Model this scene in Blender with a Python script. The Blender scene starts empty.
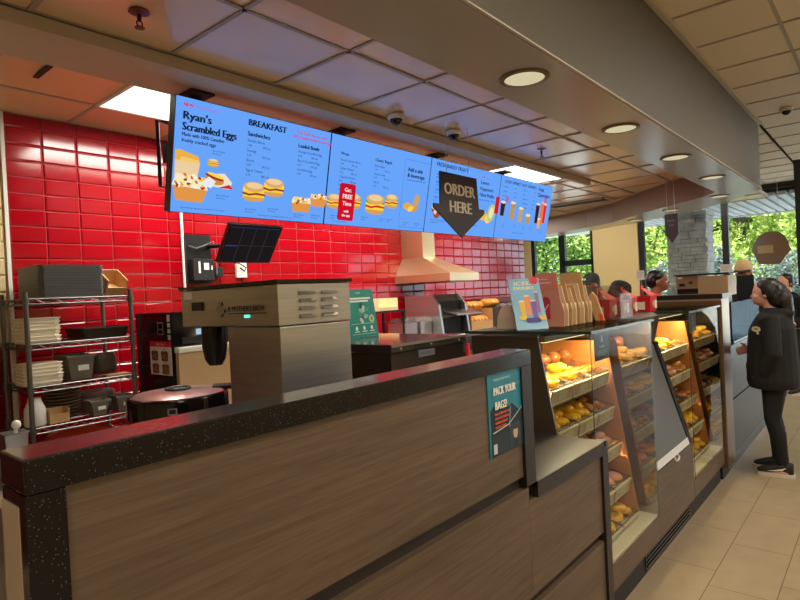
import bpy, bmesh, math, random
from mathutils import Vector, Matrix, Euler
random.seed(7)
S = bpy.context.scene
COL = S.collection
PI = math.pi

# ------------------------------------------------------------------ camera, world, exposure
YAW, PITCH, ROLL, FPX = 0.705344, -0.009040, -0.050425, 576.815
fw = Vector((math.cos(YAW)*math.cos(PITCH), math.sin(YAW)*math.cos(PITCH), math.sin(PITCH)))
rt = Vector((math.sin(YAW), -math.cos(YAW), 0)); up = rt.cross(fw)
r2 = rt*math.cos(ROLL)+up*math.sin(ROLL); u2 = -rt*math.sin(ROLL)+up*math.cos(ROLL)
cam = bpy.data.objects.new('camera', bpy.data.cameras.new('camera')); COL.objects.link(cam)
cam.matrix_world = Matrix(((r2.x, u2.x, -fw.x, 0), (r2.y, u2.y, -fw.y, 0), (r2.z, u2.z, -fw.z, 1.62), (0, 0, 0, 1)))
cam.data.sensor_width = 36; cam.data.lens = FPX/800*36; cam.data.clip_start = .02; cam.data.clip_end = 300
S.camera = cam
S.view_settings.view_transform = 'Standard'; S.view_settings.look = 'None'
S.view_settings.gamma = 1; S.view_settings.use_curve_mapping = False
S.view_settings.exposure = 0.0
W = bpy.data.worlds.new('sky'); S.world = W; W.use_nodes = True
_bg = W.node_tree.nodes['Background']
_bg.inputs[0].default_value = (.74, .87, 1, 1); _bg.inputs[1].default_value = 4.5
sun = bpy.data.objects.new('sun', bpy.data.lights.new('sun', 'SUN')); COL.objects.link(sun)
sun.data.energy = 13; sun.data.angle = .01; sun.data.color = (1, .95, .82)
sun.rotation_euler = Vector((1, .35, -1.15)).to_track_quat('-Z', 'Y').to_euler()
TROFFER_KITCHEN = 46.0; TROFFER_CUSTOMER = 31.0; DOWNLIGHT = 2.6; CASE_LED = 13

def area_light(name, loc, sx, sy, power, color, direction=(0, 0, -1), spread=PI, shape='RECTANGLE'):
    l = bpy.data.lights.new(name, 'AREA'); l.shape = shape; l.size = sx; l.size_y = sy
    l.energy = power; l.color = color; l.spread = spread
    o = bpy.data.objects.new(name, l); COL.objects.link(o); o.location = loc
    o.rotation_euler = Vector(direction).to_track_quat('-Z', 'Y').to_euler()
    return o

# ------------------------------------------------------------------ materials
def lin(c):
    return tuple(((x/255)/12.92 if x/255 <= .04045 else ((x/255+.055)/1.055)**2.4) for x in c)
_mats = {}
def P(name, col, rough=.5, metal=0., spec=.5, noise=0., nscale=8., bump=0., bscale=40., stretch=(1, 1, 1), coat=0., trans=0., alpha=1.):
    if name in _mats: return _mats[name]
    m = bpy.data.materials.new(name); m.use_nodes = True; nt = m.node_tree; b = nt.nodes['Principled BSDF']
    c = lin(col)
    b.inputs['Base Color'].default_value = (*c, 1); b.inputs['Roughness'].default_value = rough
    b.inputs['Metallic'].default_value = metal; b.inputs['Specular IOR Level'].default_value = spec
    b.inputs['Coat Weight'].default_value = coat; b.inputs['Coat Roughness'].default_value = .05
    if alpha < 1: b.inputs['Alpha'].default_value = alpha
    if noise or bump:
        tc = nt.nodes.new('ShaderNodeTexCoord'); mp = nt.nodes.new('ShaderNodeMapping'); mp.inputs['Scale'].default_value = stretch
        nt.links.new(tc.outputs['Object'], mp.inputs[0])
    if noise:
        n = nt.nodes.new('ShaderNodeTexNoise'); n.inputs['Scale'].default_value = nscale; n.inputs['Detail'].default_value = 5
        nt.links.new(mp.outputs[0], n.inputs[0])
        rp = nt.nodes.new('ShaderNodeValToRGB'); rp.color_ramp.elements[0].position = .3; rp.color_ramp.elements[1].position = .7
        rp.color_ramp.elements[0].color = (*[x*(1-noise) for x in c], 1); rp.color_ramp.elements[1].color = (*[min(1, x*(1+noise)) for x in c], 1)
        nt.links.new(n.outputs['Fac'], rp.inputs[0]); nt.links.new(rp.outputs[0], b.inputs['Base Color'])
    if bump:
        n2 = nt.nodes.new('ShaderNodeTexNoise'); n2.inputs['Scale'].default_value = bscale; n2.inputs['Detail'].default_value = 4
        nt.links.new(mp.outputs[0], n2.inputs[0])
        bp = nt.nodes.new('ShaderNodeBump'); bp.inputs['Strength'].default_value = bump; bp.inputs['Distance'].default_value = .01
        nt.links.new(n2.outputs['Fac'], bp.inputs['Height']); nt.links.new(bp.outputs[0], b.inputs['Normal'])
    _mats[name] = m; return m
def EM(name, col, strength=1.):
    if name in _mats: return _mats[name]
    m = bpy.data.materials.new(name); m.use_nodes = True; nt = m.node_tree; nt.nodes.clear()
    e = nt.nodes.new('ShaderNodeEmission'); e.inputs[0].default_value = (*lin(col), 1); e.inputs[1].default_value = strength
    o = nt.nodes.new('ShaderNodeOutputMaterial'); nt.links.new(e.outputs[0], o.inputs[0])
    _mats[name] = m; return m
def GLASS(name, tint=(235, 245, 240), refl=None, gcol=(255, 255, 255), rough=0.02):
    if name in _mats: return _mats[name]
    m = bpy.data.materials.new(name); m.use_nodes = True; nt = m.node_tree; nt.nodes.clear()
    t = nt.nodes.new('ShaderNodeBsdfTransparent'); t.inputs[0].default_value = (*lin(tint), 1)
    g = nt.nodes.new('ShaderNodeBsdfGlossy'); g.inputs['Roughness'].default_value = rough; g.inputs[0].default_value = (*lin(gcol), 1)
    mx = nt.nodes.new('ShaderNodeMixShader'); o = nt.nodes.new('ShaderNodeOutputMaterial')
    if refl is None:
        f = nt.nodes.new('ShaderNodeFresnel'); f.inputs[0].default_value = 1.16
        ge = nt.nodes.new('ShaderNodeNewGeometry'); iv = nt.nodes.new('ShaderNodeMath'); iv.operation = 'SUBTRACT'; iv.inputs[0].default_value = 1; nt.links.new(ge.outputs['Backfacing'], iv.inputs[1])
        ml = nt.nodes.new('ShaderNodeMath'); ml.operation = 'MULTIPLY'; nt.links.new(f.outputs[0], ml.inputs[0]); nt.links.new(iv.outputs[0], ml.inputs[1]); nt.links.new(ml.outputs[0], mx.inputs[0])
    else: mx.inputs[0].default_value = refl
    nt.links.new(t.outputs[0], mx.inputs[1]); nt.links.new(g.outputs[0], mx.inputs[2]); nt.links.new(mx.outputs[0], o.inputs[0])
    _mats[name] = m; return m
def wood_mat(name, c1, c2, rough=.5):
    m = bpy.data.materials.new(name); m.use_nodes = True; nt = m.node_tree; b = nt.nodes['Principled BSDF']
    tc = nt.nodes.new('ShaderNodeTexCoord'); mp = nt.nodes.new('ShaderNodeMapping'); mp.inputs['Scale'].default_value = (2.2, 30, 55)
    nt.links.new(tc.outputs['Object'], mp.inputs[0])
    n = nt.nodes.new('ShaderNodeTexNoise'); n.inputs['Scale'].default_value = 1.6; n.inputs['Detail'].default_value = 6; n.inputs['Roughness'].default_value = .65; n.inputs['Distortion'].default_value = .6
    nt.links.new(mp.outputs[0], n.inputs[0])
    mp2 = nt.nodes.new('ShaderNodeMapping'); mp2.inputs['Scale'].default_value = (.6, 3, 5); nt.links.new(tc.outputs['Object'], mp2.inputs[0])
    n2 = nt.nodes.new('ShaderNodeTexNoise'); n2.inputs['Scale'].default_value = 1.5; n2.inputs['Detail'].default_value = 3; nt.links.new(mp2.outputs[0], n2.inputs[0])
    ad = nt.nodes.new('ShaderNodeMath'); ad.operation = 'MULTIPLY_ADD'; ad.inputs[1].default_value = .35; nt.links.new(n2.outputs['Fac'], ad.inputs[0])
    sc = nt.nodes.new('ShaderNodeMath'); sc.operation = 'MULTIPLY'; sc.inputs[1].default_value = .65; nt.links.new(n.outputs['Fac'], sc.inputs[0]); nt.links.new(sc.outputs[0], ad.inputs[2])
    rp = nt.nodes.new('ShaderNodeValToRGB'); rp.color_ramp.elements[0].position = .34; rp.color_ramp.elements[1].position = .66
    rp.color_ramp.elements[0].color = (*lin(c1), 1); rp.color_ramp.elements[1].color = (*lin(c2), 1)
    nt.links.new(ad.outputs[0], rp.inputs[0]); nt.links.new(rp.outputs[0], b.inputs['Base Color']); b.inputs['Roughness'].default_value = rough
    bp = nt.nodes.new('ShaderNodeBump'); bp.inputs['Strength'].default_value = .15; bp.inputs['Distance'].default_value = .002
    nt.links.new(n.outputs['Fac'], bp.inputs['Height']); nt.links.new(bp.outputs[0], b.inputs['Normal'])
    return m
def granite_mat():
    m = bpy.data.materials.new('black granite'); m.use_nodes = True; nt = m.node_tree; b = nt.nodes['Principled BSDF']
    tc = nt.nodes.new('ShaderNodeTexCoord')
    v = nt.nodes.new('ShaderNodeTexVoronoi'); v.inputs['Scale'].default_value = 330; nt.links.new(tc.outputs['Object'], v.inputs[0])
    sp = nt.nodes.new('ShaderNodeSeparateColor'); nt.links.new(v.outputs['Color'], sp.inputs[0])
    g = nt.nodes.new('ShaderNodeMath'); g.operation = 'GREATER_THAN'; g.inputs[1].default_value = .86; nt.links.new(sp.outputs[0], g.inputs[0])
    l = nt.nodes.new('ShaderNodeMath'); l.operation = 'LESS_THAN'; l.inputs[1].default_value = .3; nt.links.new(v.outputs['Distance'], l.inputs[0])
    mu = nt.nodes.new('ShaderNodeMath'); mu.operation = 'MULTIPLY'; nt.links.new(g.outputs[0], mu.inputs[0]); nt.links.new(l.outputs[0], mu.inputs[1])
    mx = nt.nodes.new('ShaderNodeMix'); mx.data_type = 'RGBA'; mx.inputs[6].default_value = (*lin((7, 7, 9)), 1); mx.inputs[7].default_value = (*lin((96, 96, 96)), 1)
    nt.links.new(mu.outputs[0], mx.inputs[0]); nt.links.new(mx.outputs[2], b.inputs['Base Color']); b.inputs['Roughness'].default_value = .22
    b.inputs['Specular IOR Level'].default_value = .3; b.inputs['Coat Weight'].default_value = .6; b.inputs['Coat Roughness'].default_value = .1; b.inputs['Coat IOR'].default_value = 1.33
    return m
def floor_mat():
    m = bpy.data.materials.new('beige floor tile'); m.use_nodes = True; nt = m.node_tree; b = nt.nodes['Principled BSDF']
    tc = nt.nodes.new('ShaderNodeTexCoord'); mp = nt.nodes.new('ShaderNodeMapping'); mp.inputs['Location'].default_value = (-3.52, -.485, 0)
    nt.links.new(tc.outputs['Object'], mp.inputs[0])
    br = nt.nodes.new('ShaderNodeTexBrick'); br.offset = .311; br.offset_frequency = 2; br.squash = 1
    br.inputs['Scale'].default_value = 1; br.inputs['Brick Width'].default_value = .61; br.inputs['Row Height'].default_value = .305
    br.inputs['Mortar Size'].default_value = .0028; br.inputs['Mortar Smooth'].default_value = .3; br.inputs['Bias'].default_value = 0
    br.inputs['Color1'].default_value = (*lin((160, 141, 113)), 1); br.inputs['Color2'].default_value = (*lin((152, 133, 106)), 1); br.inputs['Mortar'].default_value = (*lin((92, 74, 50)), 1)
    nt.links.new(mp.outputs[0], br.inputs[0])
    n = nt.nodes.new('ShaderNodeTexNoise'); n.inputs['Scale'].default_value = 7; n.inputs['Detail'].default_value = 6; nt.links.new(tc.outputs['Object'], n.inputs[0])
    rp = nt.nodes.new('ShaderNodeValToRGB'); rp.color_ramp.elements[0].color = (.78, .78, .78, 1); rp.color_ramp.elements[1].color = (1.12, 1.12, 1.1, 1); nt.links.new(n.outputs['Fac'], rp.inputs[0])
    mu = nt.nodes.new('ShaderNodeMix'); mu.data_type = 'RGBA'; mu.blend_type = 'MULTIPLY'; mu.inputs[0].default_value = 1
    nt.links.new(br.outputs['Color'], mu.inputs[6]); nt.links.new(rp.outputs[0], mu.inputs[7]); nt.links.new(mu.outputs[2], b.inputs['Base Color'])
    b.inputs['Roughness'].default_value = .42
    return m
def foliage_mat(name, c1, c2):
    m = bpy.data.materials.new(name); m.use_nodes = True; nt = m.node_tree; nt.nodes.clear()
    g = nt.nodes.new('ShaderNodeNewGeometry')
    rp = nt.nodes.new('ShaderNodeValToRGB'); rp.color_ramp.elements[0].color = (*lin(c1), 1); rp.color_ramp.elements[1].color = (*lin(c2), 1)
    nt.links.new(g.outputs['Random Per Island'], rp.inputs[0])
    d = nt.nodes.new('ShaderNodeBsdfDiffuse'); t = nt.nodes.new('ShaderNodeBsdfTranslucent'); mx = nt.nodes.new('ShaderNodeMixShader'); mx.inputs[0].default_value = .4
    o = nt.nodes.new('ShaderNodeOutputMaterial')
    nt.links.new(rp.outputs[0], d.inputs[0]); nt.links.new(rp.outputs[0], t.inputs[0]); nt.links.new(d.outputs[0], mx.inputs[1]); nt.links.new(t.outputs[0], mx.inputs[2]); nt.links.new(mx.outputs[0], o.inputs[0])
    return m

STEEL = P('brushed steel', (188, 188, 184), .3, .95, noise=.1, nscale=3, stretch=(1, 1, 30))
STEELD = P('dark steel', (120, 114, 105), .34, 1., noise=.12, nscale=3, stretch=(1, 1, 30))
CHROME = P('chrome wire', (112, 110, 106), .42, .9)
BLACK = P('black plastic', (12, 12, 13), .4)
BLACKG = P('black gloss', (14, 14, 16), .12)
BLACKM = P('black matte', (9, 9, 10), .7)
WHITE = P('white plastic', (225, 222, 212), .5)
CREAM = P('cream plastic', (240, 230, 206), .55)
GREYD = P('dark grey plastic', (58, 60, 62), .5)
GREYM = P('grey plastic', (96, 94, 90), .5)
KRAFT = P('kraft board', (192, 150, 100), .8, noise=.08, nscale=30)
RED = P('red board', (205, 22, 34), .45)
WOOD = wood_mat('brown oak laminate', (72, 57, 43), (110, 90, 68), .45)
GRAN = granite_mat()
CEIL = P('ceiling tile', (242, 204, 156), .2, spec=.7, bump=.05, bscale=60)
CEILC = P('customer ceiling tile', (226, 212, 186), .6, bump=.05, bscale=60)
PAINT = P('soffit paint', (200, 184, 158), .6)
PAINTB = P('bulkhead paint', (86, 77, 60), .6)
UNDER = P('satin soffit panel', (186, 180, 170), .2, spec=.8, bump=.05, bscale=5)
WALLC = P('cream wall paint', (216, 192, 138), .8)
GRID = P('ceiling grid', (170, 158, 138), .5)

# ------------------------------------------------------------------ mesh builder
class MB:
    def __init__(s): s.v = []; s.f = []; s.fm = []; s.mats = []; s.cur = 0
    def use(s, m):
        if m not in s.mats: s.mats.append(m)
        s.cur = s.mats.index(m); return s
    def add(s, vs, fs, M=None):
        o = len(s.v)
        s.v += [tuple(M @ Vector(p)) if M else tuple(p) for p in vs]
        s.f += [tuple(o+i for i in f) for f in fs]; s.fm += [s.cur]*len(fs); return s
    def box(s, x0, x1, y0, y1, z0, z1, M=None):
        x0, x1 = min(x0, x1), max(x0, x1); y0, y1 = min(y0, y1), max(y0, y1); z0, z1 = min(z0, z1), max(z0, z1)
        return s.add([(x0, y0, z0), (x1, y0, z0), (x1, y1, z0), (x0, y1, z0), (x0, y0, z1), (x1, y0, z1), (x1, y1, z1), (x0, y1, z1)],
                     [(0, 3, 2, 1), (4, 5, 6, 7), (0, 1, 5, 4), (1, 2, 6, 5), (2, 3, 7, 6), (3, 0, 4, 7)], M)
    def quad(s, a, b, c, d): return s.add([a, b, c, d], [(0, 1, 2, 3)])
    def prism(s, pts, off, M=None):
        n = len(pts); off = Vector(off); vs = [Vector(p) for p in pts]; vs += [p+off for p in vs]
        nrm = Vector((0, 0, 0))
        for i in range(n): nrm += Vector(vs[i]).cross(Vector(vs[(i+1) % n]))
        fl = nrm.dot(off) > 0
        a = tuple(range(n)); b = tuple(range(n, 2*n))
        fs = [a[::-1], b] if fl else [a, b[::-1]]
        for i in range(n):
            j = (i+1) % n; q = (i, j, n+j, n+i); fs.append(q if fl else q[::-1])
        return s.add(vs, fs, M)
    def rings(s, rs, closed=False, cap=True, M=None):
        n = len(rs[0]); vs = [p for r in rs for p in r]; fs = []
        k = len(rs)
        for i in range(k if closed else k-1):
            a, b = i*n, ((i+1) % k)*n
            for j in range(n):
                jj = (j+1) % n; fs.append((a+j, a+jj, b+jj, b+j))
        if cap and not closed: fs += [tuple(range(n))[::-1], tuple(range((k-1)*n, k*n))]
        return s.add(vs, fs, M)
    def tube(s, pts, r, n=8, M=None, cap=True, sq=1.):
        pts = [Vector(p) for p in pts]; k = len(pts); rr = r if isinstance(r, (list, tuple)) else [r]*k
        t = (pts[1]-pts[0]).normalized(); u = t.orthogonal().normalized(); out = []
        for i in range(k):
            t2 = (pts[min(i+1, k-1)]-pts[max(i-1, 0)]).normalized()
            u = (u-t2*u.dot(t2)).normalized(); w = t2.cross(u)
            out.append([pts[i]+(u*math.cos(2*PI*j/n)+w*sq*math.sin(2*PI*j/n))*rr[i] for j in range(n)])
        return s.rings(out, cap=cap, M=M)
    def lathe(s, prof, c=(0, 0, 0), n=20, M=None, sx=1., sy=1.):
        return s.rings([[(c[0]+r*sx*math.cos(2*PI*j/n), c[1]+r*sy*math.sin(2*PI*j/n), c[2]+z) for j in range(n)] for r, z in prof], M=M)
    def ell(s, c, r, n=14, k=9, M=None):
        if not isinstance(r, (tuple, list)): r = (r, r, r)
        R = Matrix.Translation(c) @ (M or Matrix())
        return s.rings([[(r[0]*math.cos(2*PI*j/n)*math.sin(PI*(i+.02)/(k-.96)), r[1]*math.sin(2*PI*j/n)*math.sin(PI*(i+.02)/(k-.96)), -r[2]*math.cos(PI*(i+.02)/(k-.96))) for j in range(n)] for i in range(k)], M=R)
    def torus(s, c, R, r, n=16, k=8, M=None, sz=1.):
        T = Matrix.Translation(c) @ (M or Matrix())
        return s.rings([[((R+r*math.cos(2*PI*j/k))*math.cos(2*PI*i/n), (R+r*math.cos(2*PI*j/k))*math.sin(2*PI*i/n), r*sz*math.sin(2*PI*j/k)) for j in range(k)] for i in range(n)], closed=True, M=T)
    def mesh(s, name, origin=(0, 0, 0), smooth=None):
        me = bpy.data.meshes.new(name); o = Vector(origin)
        me.from_pydata([tuple(Vector(p)-o) for p in s.v], [], s.f)
        for m in s.mats: me.materials.append(m)
        me.polygons.foreach_set('material_index', s.fm)
        if smooth:
            me.polygons.foreach_set('use_smooth', [True]*len(me.polygons)); me.update(); me.set_sharp_from_angle(angle=smooth)
        me.update(); return me
    def build(s, name, mat=None, parent=None, smooth=None, bevel=0, local=False, at=None):
        if mat is not None and not s.mats: s.mats = [mat]
        org = (0, 0, 0) if local or parent is None else WLOC.get(parent, Vector((0, 0, 0)))
        if parent is None and at is not None: org = at
        o = bpy.data.objects.new(name, s.mesh(name, org, smooth)); COL.objects.link(o)
        if parent is not None: o.parent = parent; WLOC[o] = WLOC.get(parent, Vector((0, 0, 0)))
        elif at is not None: o.location = at; WLOC[o] = Vector(at)
        if bevel:
            b = o.modifiers.new('bevel', 'BEVEL'); b.width = bevel; b.segments = 2; b.limit_method = 'ANGLE'; b.angle_limit = .7
        return o
WLOC = {}
def tag(o, label=None, cat=None, group=None, kind=None):
    if label: o['label'] = label
    if cat: o['category'] = cat
    if group: o['group'] = group
    if kind: o['kind'] = kind
    return o
def T(name, label, cat, loc=(0, 0, 0), group=None, rz=0):
    o = bpy.data.objects.new(name, None); COL.objects.link(o); o.location = loc; o.rotation_euler.z = rz; o.empty_display_size = .05
    WLOC[o] = Vector(loc); return tag(o, label, cat, group)
def bx(name, mat, parent, x0, x1, y0, y1, z0, z1, bevel=0, local=False):
    return MB().use(mat).box(x0, x1, y0, y1, z0, z1).build(name, mat, parent, bevel=bevel, local=local)
def struct(name, mb, smooth=None, mat=None): return tag(mb.build(name, mat, smooth=smooth), kind='structure')
KIDS = {}
def dup(src, loc=None, rot=None, label=None, group=None):
    c = src.copy(); COL.objects.link(c)
    if loc is not None: c.location = loc
    if rot is not None: c.rotation_euler = rot
    if label: c['label'] = label
    if group: c['group'] = group
    for ch in KIDS.get(src, []):
        d = ch.copy(); COL.objects.link(d); d.parent = c
        for g in KIDS.get(ch, []):
            e = g.copy(); COL.objects.link(e); e.parent = d
    return c
def kids(root, *ch): KIDS[root] = list(ch); return root

# ------------------------------------------------------------------ lettering and printed pictures
_txt = {}
def text_geo(s):
    if s in _txt: return _txt[s]
    cu = bpy.data.curves.new('t', 'FONT'); cu.body = s; cu.size = 1; cu.resolution_u = 2
    o = bpy.data.objects.new('t', cu); COL.objects.link(o); bpy.context.view_layer.update()
    ev = o.evaluated_get(bpy.context.evaluated_depsgraph_get()); me = ev.to_mesh()
    vs = [(v.co.x, v.co.y) for v in me.vertices]; fs = [tuple(p.vertices) for p in me.polygons]
    ev.to_mesh_clear(); bpy.data.objects.remove(o); bpy.data.curves.remove(cu)
    w = max([v[0] for v in vs] or [0]); _txt[s] = (vs, fs, w); return _txt[s]
class Canvas:
    """a printed or lit flat face: o = lower left corner, ux / uy = unit vectors along it, n = outward normal"""
    def __init__(s, o, ux, uy, emit=False):
        s.o = Vector(o); s.ux = Vector(ux).normalized(); s.uy = Vector(uy).normalized(); s.n = s.ux.cross(s.uy).normalized(); s.emit = emit; s.tr = (1, 1, 0, 0); s.lay = 1; s.mb = MB()
    def mat(s, c):
        k = ('lit ' if s.emit else 'print ')+'%d %d %d' % tuple(c)
        return EM(k, c) if s.emit else P(k, c, .6)
    def put(s, pts, faces, c):
        s.mb.use(s.mat(c)); off = s.n*(.0006+.00025*s.lay)
        s.mb.add([s.o+s.ux*(x*s.tr[0]+s.tr[2])+s.uy*(y*s.tr[1]+s.tr[3])+off for x, y in pts], faces)
    def nx(s): s.lay += 1; return s
    def poly(s, pts, c):
        s.put(pts, [tuple(range(len(pts)))], c); return s.nx()
    def rect(s, x, y, w, h, c, r=0):
        if r:
            p = []
            for cx, cy, a in ((x+w-r, y+r, -PI/2), (x+w-r, y+h-r, 0), (x+r, y+h-r, PI/2), (x+r, y+r, PI)):
                p += [(cx+r*math.cos(a+PI/2*i/4), cy+r*math.sin(a+PI/2*i/4)) for i in range(5)]
            return s.poly(p, c)
        return s.poly([(x, y), (x+w, y), (x+w, y+h), (x, y+h)], c)
    def ell(s, x, y, rx, ry, c, n=16, a=0):
        return s.poly([(x+rx*math.cos(2*PI*i/n)*math.cos(a)-ry*math.sin(2*PI*i/n)*math.sin(a), y+rx*math.cos(2*PI*i/n)*math.sin(a)+ry*math.sin(2*PI*i/n)*math.cos(a)) for i in range(n)], c)
    def text(s, st, x, y, size, c, align='l', bold=0, fit=None):
        vs, fs, w = text_geo(st); k = size; kx = size
        if fit: kx = fit/w
        dx = {'l': 0, 'c': -w*kx/2, 'r': -w*kx}[align]
        for bxo in ([0] if not bold else [-bold, 0, bold]):
            s.put([(x+dx+a*kx+bxo, y+b*k) for a, b in vs], fs, c); s.lay += .2
        return s.nx()
    def line(s, x0, y0, x1, y1, w, c):
        d = Vector((x1-x0, y1-y0)); q = Vector((-d.y, d.x)).normalized()*w/2
        return s.poly([(x0-q.x, y0-q.y), (x1-q.x, y1-q.y), (x1+q.x, y1+q.y), (x0+q.x, y0+q.y)], c)
    def build(s, name, parent):
        o = s.mb.build(name, None, parent); s.mb = MB(); return o

# ------------------------------------------------------------------ the setting: floor, walls, ceilings
FX = 12.0   # window wall
mb = MB().use(floor_mat()); mb.box(-4, FX, -5, 6.5, -.1, 0); struct('floor', mb)
TILE = P('red glazed tile', (152, 3, 20), .13, spec=.55, noise=.06, nscale=2)
GROUT = P('pink grout', (150, 60, 58), .8)
CTILE = P('cream glazed tile', (214, 194, 150), .2); DTILE = P('dark red glazed panel', (92, 10, 18), .2)
CGROUT = P('cream grout', (170, 150, 112), .8)
def tiles(mb, xa, xb, za, zb, tile, grout, y=4.0, x0=1.128, z0=2.85, w=.2, h=.1):
    mb.use(grout); mb.quad((xa, y-.001, za), (xb, y-.001, za), (xb, y-.001, zb), (xa, y-.001, zb))
    mb.use(tile)
    i0 = math.floor((xa-x0)/w+1e-4); i1 = math.ceil((xb-x0)/w-1e-4); k0 = math.floor((z0-zb)/h+1e-4); k1 = math.ceil((z0-za)/h-1e-4)
    for i in range(i0, i1):
        for k in range(k0, k1):
            a, b = max(x0+i*w, xa)+.0015, min(x0+(i+1)*w, xb)-.0015; c, d = max(z0-(k+1)*h, za)+.0015, min(z0-k*h, zb)-.0015
            if b-a < .02 or d-c < .02: continue
            e = .009; ty = random.uniform(-1, 1)*.0006; tx = random.uniform(-1, 1)*.0006; yb = y-.001; yf = y-.008
            mb.add([(a, yb, c), (b, yb, c), (b, yb, d), (a, yb, d), (a+e, yf+tx+ty, c+e), (b-e, yf-tx+ty, c+e), (b-e, yf-tx-ty, d-e), (a+e, yf+tx-ty, d-e)],
                   [(4, 5, 6, 7), (0, 1, 5, 4), (1, 2, 6, 5), (2, 3, 7, 6), (3, 0, 4, 7)])
mb = MB().use(PAINT); mb.box(-4, 7.49, 4.0, 4.2, 0, 3.3)
tiles(mb, 1.128, 7.49, 0, 2.84, TILE, GROUT)
tiles(mb, -1, 1.1, 1.45, 2.84, CTILE, CGROUT); tiles(mb, -1, 1.1, .1, 1.43, DTILE, GROUT)
struct('wall_back', mb)
struct('trim_1', MB().use(WHITE).box(1.108, 1.128, 3.985, 4.0, 1.43, 2.83))
struct('wall_rear', MB().use(WALLC).box(-4.2, -4, -5, 4, 0, 3.4))
struct('wall_right', MB().use(WALLC).box(-4, FX, -5.2, -5, 0, 3.4))
struct('wall_left', MB().use(P('grey wall paint', (150, 158, 160), .7)).box(7.3, FX+.2, 6.5, 6.7, 0, 3.4))
struct('wall_return', MB().use(P('grey wall paint', (150, 158, 160), .7)).box(7.29, 7.49, 4.2, 6.5, 0, 3.4))
# window wall: cream pier, sills and heads, black frames, panes
mb = MB().use(WALLC); mb.box(FX, FX+.2, 3.86, 4.78, 0, 3.4); mb.box(FX, FX+.2, -5, 3.86, 3.25, 3.45); mb.box(FX, FX+.2, 4.78, 6.5, 3.1, 3.45); mb.box(FX, FX+.2, 4.78, 6.5, 0, .8); mb.box(FX, FX+.2, 6.24, 6.5, .8, 3.1)
struct('wall_front', mb)
FRAME = P('black window frame', (18, 22, 26), .4)
PANE = GLASS('window glass', (244, 246, 246))
def frame_window(name, y0, y1, z0, z1, posts, rails):
    mb = MB().use(FRAME)
    for y, w in posts: mb.box(FX+.04, FX+.14, y-w/2, y+w/2, z0, z1)
    for ya, yb, z, h in rails: mb.box(FX+.04, FX+.14, ya, yb, z-h/2, z+h/2)
    w = struct(name, mb)
    g = MB().use(PANE).box(FX+.085, FX+.095, y0, y1, z0, z1).build('window_pane', None, w); return w
frame_window('window_1', -5, 3.86, .02, 3.25, [(3.80, .1), (2.3, .11), (.72, .1), (-1.2, .1), (-3.1, .1)], [(-5, 3.86, .06, .1), (-5, 3.86, 3.21, .09)])
frame_window('window_2', 4.78, 6.24, .8, 3.1, [(4.82, .06), (5.5, .13), (6.2, .09)], [(4.78, 5.5, 2.12, .12), (4.78, 6.24, .85, .1), (4.78, 6.24, 3.06, .1)])

def tile_ceiling(name, xs, ys, z, mat, tilt=.0, skip=None):
    mb = MB()
    for i in range(len(xs)-1):
        for j in range(len(ys)-1):
            if skip and skip(xs[i], ys[j]): continue
            a, b, c, d = xs[i]+.007, xs[i+1]-.007, ys[j]+.007, ys[j+1]-.007
            mb.use(mat); t1, t2 = random.uniform(-tilt, tilt), random.uniform(-tilt, tilt)
            q = lambda x, y, s: (x, y, z+.004+tilt*.6+t1*(1 if x == a else -1)*.5+t2*(1 if y == c else -1)*.5+s)
            mb.add([q(a, c, 0), q(b, c, 0), q(b, d, 0), q(a, d, 0)], [(3, 2, 1, 0)])
    mb.use(GRID)
    for x in xs: mb.box(x-.011, x+.011, ys[0], ys[-1], z, z+.02)
    for y in ys: mb.box(xs[0], xs[-1], y-.011, y+.011, z, z+.02)
    mb.use(PAINT); mb.box(xs[0], xs[-1], ys[0], ys[-1], z+.03, z+.06)
    return struct(name, mb)
fr = lambda a, n, s: [a+i*s for i in range(n)]
tile_ceiling('ceiling_counter', [-3.9]+fr(-3.39, 24, .605), [1.40, 2.0, 2.605], 2.83, CEIL, .005)
tile_ceiling('ceiling_kitchen', [-3.9]+fr(-3.39, 19, .61)+[8.2, 8.81, 9.42, 10.03], [2.6, 2.94, 3.55, 4.0], 2.83, CEIL, .003)
tile_ceiling('ceiling_window_bay', fr(7.49, 5, .61), fr(4.0, 5, .62), 2.83, CEIL, .003)
tile_ceiling('ceiling_customer', fr(-4.02, 27, .61), fr(-5.0, 10, .61)+[1.02], 3.25, CEILC, .004)
tile_ceiling('ceiling_entry', fr(7.2, 9, .61), fr(1.02, 10, .61), 3.25, CEILC, .004)
struct('sun_block_roof', MB().use(PAINT).box(-4.3, FX+.2, -5.3, 6.8, 3.46, 3.6))  # unseen slab added above the ceilings to keep the sun out
struct('trim_soffit', MB().use(PAINT).box(-4, 4.85, 2.6, 2.95, 2.77, 2.828).box(4.85, 6.55, 2.6, 2.635, 2.77, 2.828))
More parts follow.
